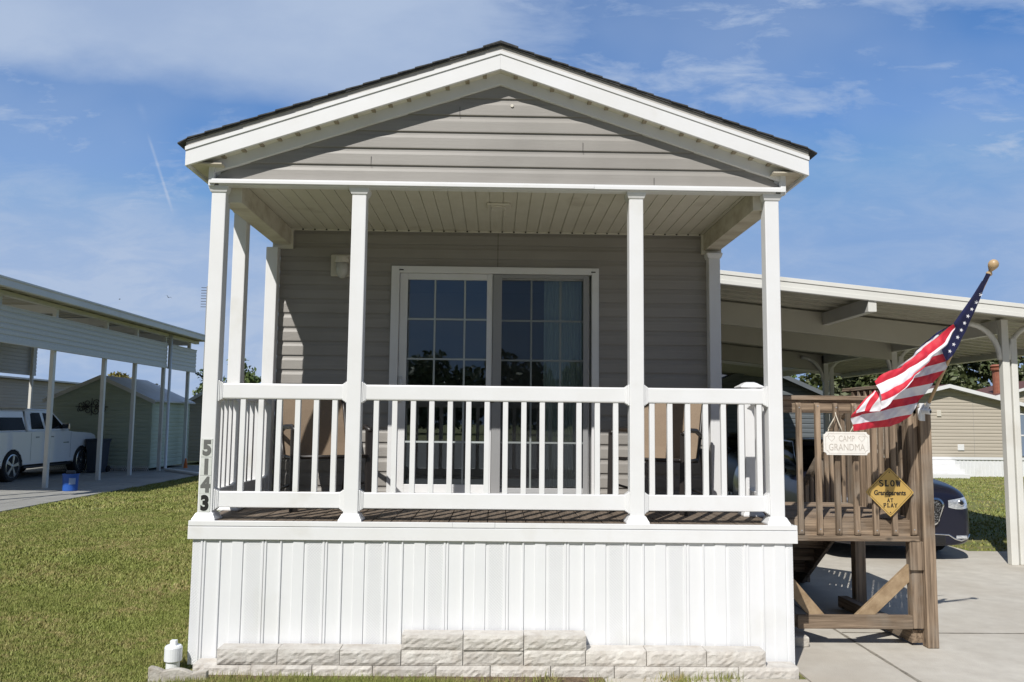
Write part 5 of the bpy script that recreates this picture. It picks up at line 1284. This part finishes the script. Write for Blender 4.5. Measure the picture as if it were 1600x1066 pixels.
# ------------------------------------------------------------------ camera
def cam_axes(yaw, pitch, roll):
    cy, sy, cp, sp = math.cos(yaw), math.sin(yaw), math.cos(pitch), math.sin(pitch)
    f = Vector((sy * cp, cy * cp, sp)); r = Vector((cy, -sy, 0)); u = r.cross(f)
    return f, r * math.cos(roll) + u * math.sin(roll), u * math.cos(roll) - r * math.sin(roll)
f, r, u = cam_axes(.0184, .0956, .0104)
cd = bpy.data.cameras.new('camera'); cam = bpy.data.objects.new('camera', cd); COL.objects.link(cam)
cam.matrix_world = Matrix(((r.x, u.x, -f.x, -.0021), (r.y, u.y, -f.y, -5.9585), (r.z, u.z, -f.z, 1.7306), (0, 0, 0, 1)))
cd.lens = 36 * 1294.46 / 1600; cd.sensor_width = 36; cd.clip_end = 3000; cd.clip_start = .05
S.camera = cam

# ------------------------------------------------------------------ light
tv = Vector((.43, .90, -1.0)).normalized()
sd = bpy.data.lights.new('sun', 'SUN'); sd.energy = 5.0; sd.angle = R(.5); sd.color = (1, .972, .928)
so = bpy.data.objects.new('sun', sd); COL.objects.link(so); so.rotation_euler = tv.to_track_quat('-Z', 'Y').to_euler()
W = bpy.data.worlds.new('World'); S.world = W; W.use_nodes = True; n = W.node_tree; n.nodes.clear(); L = n.links.new
out = n.nodes.new('ShaderNodeOutputWorld'); bg = n.nodes.new('ShaderNodeBackground'); L(bg.outputs[0], out.inputs[0]); bg.inputs[1].default_value = .075
sky = n.nodes.new('ShaderNodeTexSky'); sky.sky_type = 'NISHITA'; sky.sun_disc = False; sky.sun_elevation = math.asin(-tv.z); sky.sun_rotation = math.atan2(-tv.x, -tv.y) % (2 * math.pi)
sky.air_density = 1.0; sky.dust_density = .25; sky.ozone_density = 1.6
tc = n.nodes.new('ShaderNodeTexCoord'); sx = n.nodes.new('ShaderNodeSeparateXYZ'); L(tc.outputs['Generated'], sx.inputs[0])
def M2(op, a, b=None, c=None):
    m = n.nodes.new('ShaderNodeMath'); m.operation = op
    for i, v in enumerate((a, b, c)):
        if v is None: continue
        if isinstance(v, (int, float)): m.inputs[i].default_value = v
        else: L(v, m.inputs[i])
    return m.outputs[0]
def SS(x, a, b):
    m = n.nodes.new('ShaderNodeMapRange'); m.interpolation_type = 'SMOOTHSTEP'; L(x, m.inputs[0]); m.inputs[1].default_value = a; m.inputs[2].default_value = b; return m.outputs[0]
ya = M2('ADD', M2('ABSOLUTE', sx.outputs[1]), .02)
U = M2('DIVIDE', sx.outputs[0], ya); Vv = M2('DIVIDE', sx.outputs[2], ya)
cb = n.nodes.new('ShaderNodeCombineXYZ'); L(U, cb.inputs[0]); L(Vv, cb.inputs[1])
def noise(scale, sc, det=7, rough=.55, rot=0, dist=0):
    mp = n.nodes.new('ShaderNodeMapping'); mp.inputs['Scale'].default_value = sc; mp.inputs['Rotation'].default_value = (0, 0, rot); L(cb.outputs[0], mp.inputs[0])
    z = n.nodes.new('ShaderNodeTexNoise'); z.inputs['Scale'].default_value = scale; z.inputs['Detail'].default_value = det; z.inputs['Roughness'].default_value = rough; z.inputs['Distortion'].default_value = dist
    L(mp.outputs[0], z.inputs[0]); return z.outputs[0]
nA = noise(2.6, (1, 1.9, 1), 8, .55, R(15)); nB = noise(5.0, (1, 2.6, 1), 8, .6, R(-22), .3); nC = noise(1.6, (1, 1.4, 1), 4, .5)
# big soft bank upper left
edge = M2('ADD', M2('MULTIPLY', M2('ADD', U, .6), .19), M2('SUBTRACT', Vv, .415))       # 0 on lower border
edge = M2('ADD', edge, M2('MULTIPLY', M2('SUBTRACT', nA, .5), .16))
bank = M2('MULTIPLY', SS(edge, -.035, .07), M2('SUBTRACT', 1.0, SS(M2('ADD', U, M2('MULTIPLY', M2('SUBTRACT', nB, .5), .35)), -.05, .20)))
bank = M2('MULTIPLY', bank, M2('ADD', .76, M2('MULTIPLY', SS(nA, .35, .7), .24)))
nD = noise(9.0, (1, 3.2, 1), 9, .65, R(-32), .5)
wisp = M2('ADD', M2('MULTIPLY', SS(nB, .40, .70), .52), M2('MULTIPLY', SS(nD, .40, .68), M2('ADD', .08, M2('MULTIPLY', SS(nC, .36, .6), .34))))
lin = n.nodes.new('ShaderNodeMapRange'); L(Vv, lin.inputs[0]); lin.inputs[1].default_value = .12; lin.inputs[2].default_value = .50
pk_u = M2('DIVIDE', M2('ADD', U, M2('ADD', .45, M2('MULTIPLY', M2('SUBTRACT', Vv, .35), 1.2))), .24); pk_v = M2('DIVIDE', M2('ADD', M2('SUBTRACT', Vv, .352), M2('MULTIPLY', M2('ADD', U, .5), .24)), .052)
pocket = M2('EXPONENT', M2('MULTIPLY', M2('ADD', M2('MULTIPLY', pk_u, pk_u), M2('MULTIPLY', pk_v, pk_v)), -1.0))
low = M2('MULTIPLY', M2('MULTIPLY', M2('SUBTRACT', 1.0, lin.outputs[0]), M2('SUBTRACT', 1.0, M2('MULTIPLY', pocket, .9))), M2('ADD', .55, M2('MULTIPLY', SS(nC, .35, .65), .45)))
haze_r = M2('ADD', .08, M2('MULTIPLY', SS(nC, .36, .64), .34))
cover = M2('MAXIMUM', bank, M2('MAXIMUM', wisp, M2('MULTIPLY', low, M2('ADD', .84, M2('MULTIPLY', SS(nD, .35, .7), .34))))); cover = M2('MAXIMUM', cover, haze_r)
# faded vapour trail
def seg(u0, v0, u1, v1, w_, amt):
    dx, dy = u1 - u0, v1 - v0; L_ = math.hypot(dx, dy); dx /= L_; dy /= L_
    pu = M2('SUBTRACT', U, u0); pv = M2('SUBTRACT', Vv, v0)
    s_ = M2('ADD', M2('MULTIPLY', pu, dx), M2('MULTIPLY', pv, dy)); d_ = M2('ABSOLUTE', M2('ADD', M2('MULTIPLY', pu, -dy), M2('MULTIPLY', pv, dx)))
    m = M2('MULTIPLY', M2('SUBTRACT', 1.0, SS(d_, 0, w_)), M2('MULTIPLY', SS(s_, -.01, .02), M2('SUBTRACT', 1.0, SS(s_, L_ - .03, L_))))
    m = M2('MULTIPLY', m, M2('GREATER_THAN', sx.outputs[1], 0.0)); return M2('MULTIPLY', M2('MULTIPLY', m, amt), SS(nB, .25, .6))
cover = M2('ADD', cover, seg(-.437, .378, -.424, .350, .007, .6)); cover = M2('ADD', cover, seg(-.422, .335, -.386, .235, .0028, .35))
cover = M2('MINIMUM', cover, .95)
cap = n.nodes.new('ShaderNodeMix'); cap.data_type = 'RGBA'; cap.blend_type = 'DARKEN'; cap.inputs[0].default_value = 1; L(sky.outputs[0], cap.inputs[6]); cap.inputs[7].default_value = (2.9, 3.4, 4.8, 1)
tint = n.nodes.new('ShaderNodeMix'); tint.data_type = 'RGBA'; tint.blend_type = 'MULTIPLY'; tint.inputs[0].default_value = 1; L(cap.outputs[2], tint.inputs[6]); tint.inputs[7].default_value = (.48, 1.15, 1.82, 1)
mx = n.nodes.new('ShaderNodeMix'); mx.data_type = 'RGBA'; L(cover, mx.inputs[0]); L(tint.outputs[2], mx.inputs[6]); mx.inputs[7].default_value = (6.1, 7.5, 10.0, 1)
back = M2('SUBTRACT', 1.0, M2('MULTIPLY', SS(M2('MULTIPLY', sx.outputs[1], -1.0), .0, .55), .58))  # sky behind the camera dimmed to deepen the porch shade
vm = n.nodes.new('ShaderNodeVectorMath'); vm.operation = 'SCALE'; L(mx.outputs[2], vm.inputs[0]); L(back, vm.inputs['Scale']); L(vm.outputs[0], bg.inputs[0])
vs = S.view_settings; vs.view_transform = 'Standard'; vs.look = 'None'; vs.exposure = -.05; vs.gamma = 1; vs.use_curve_mapping = False
S.cycles.max_bounces = 8; S.cycles.transparent_max_bounces = 12; S.cycles.use_denoising = True
for o in list(bpy.data.objects):
    if 'off' in o: del o['off']
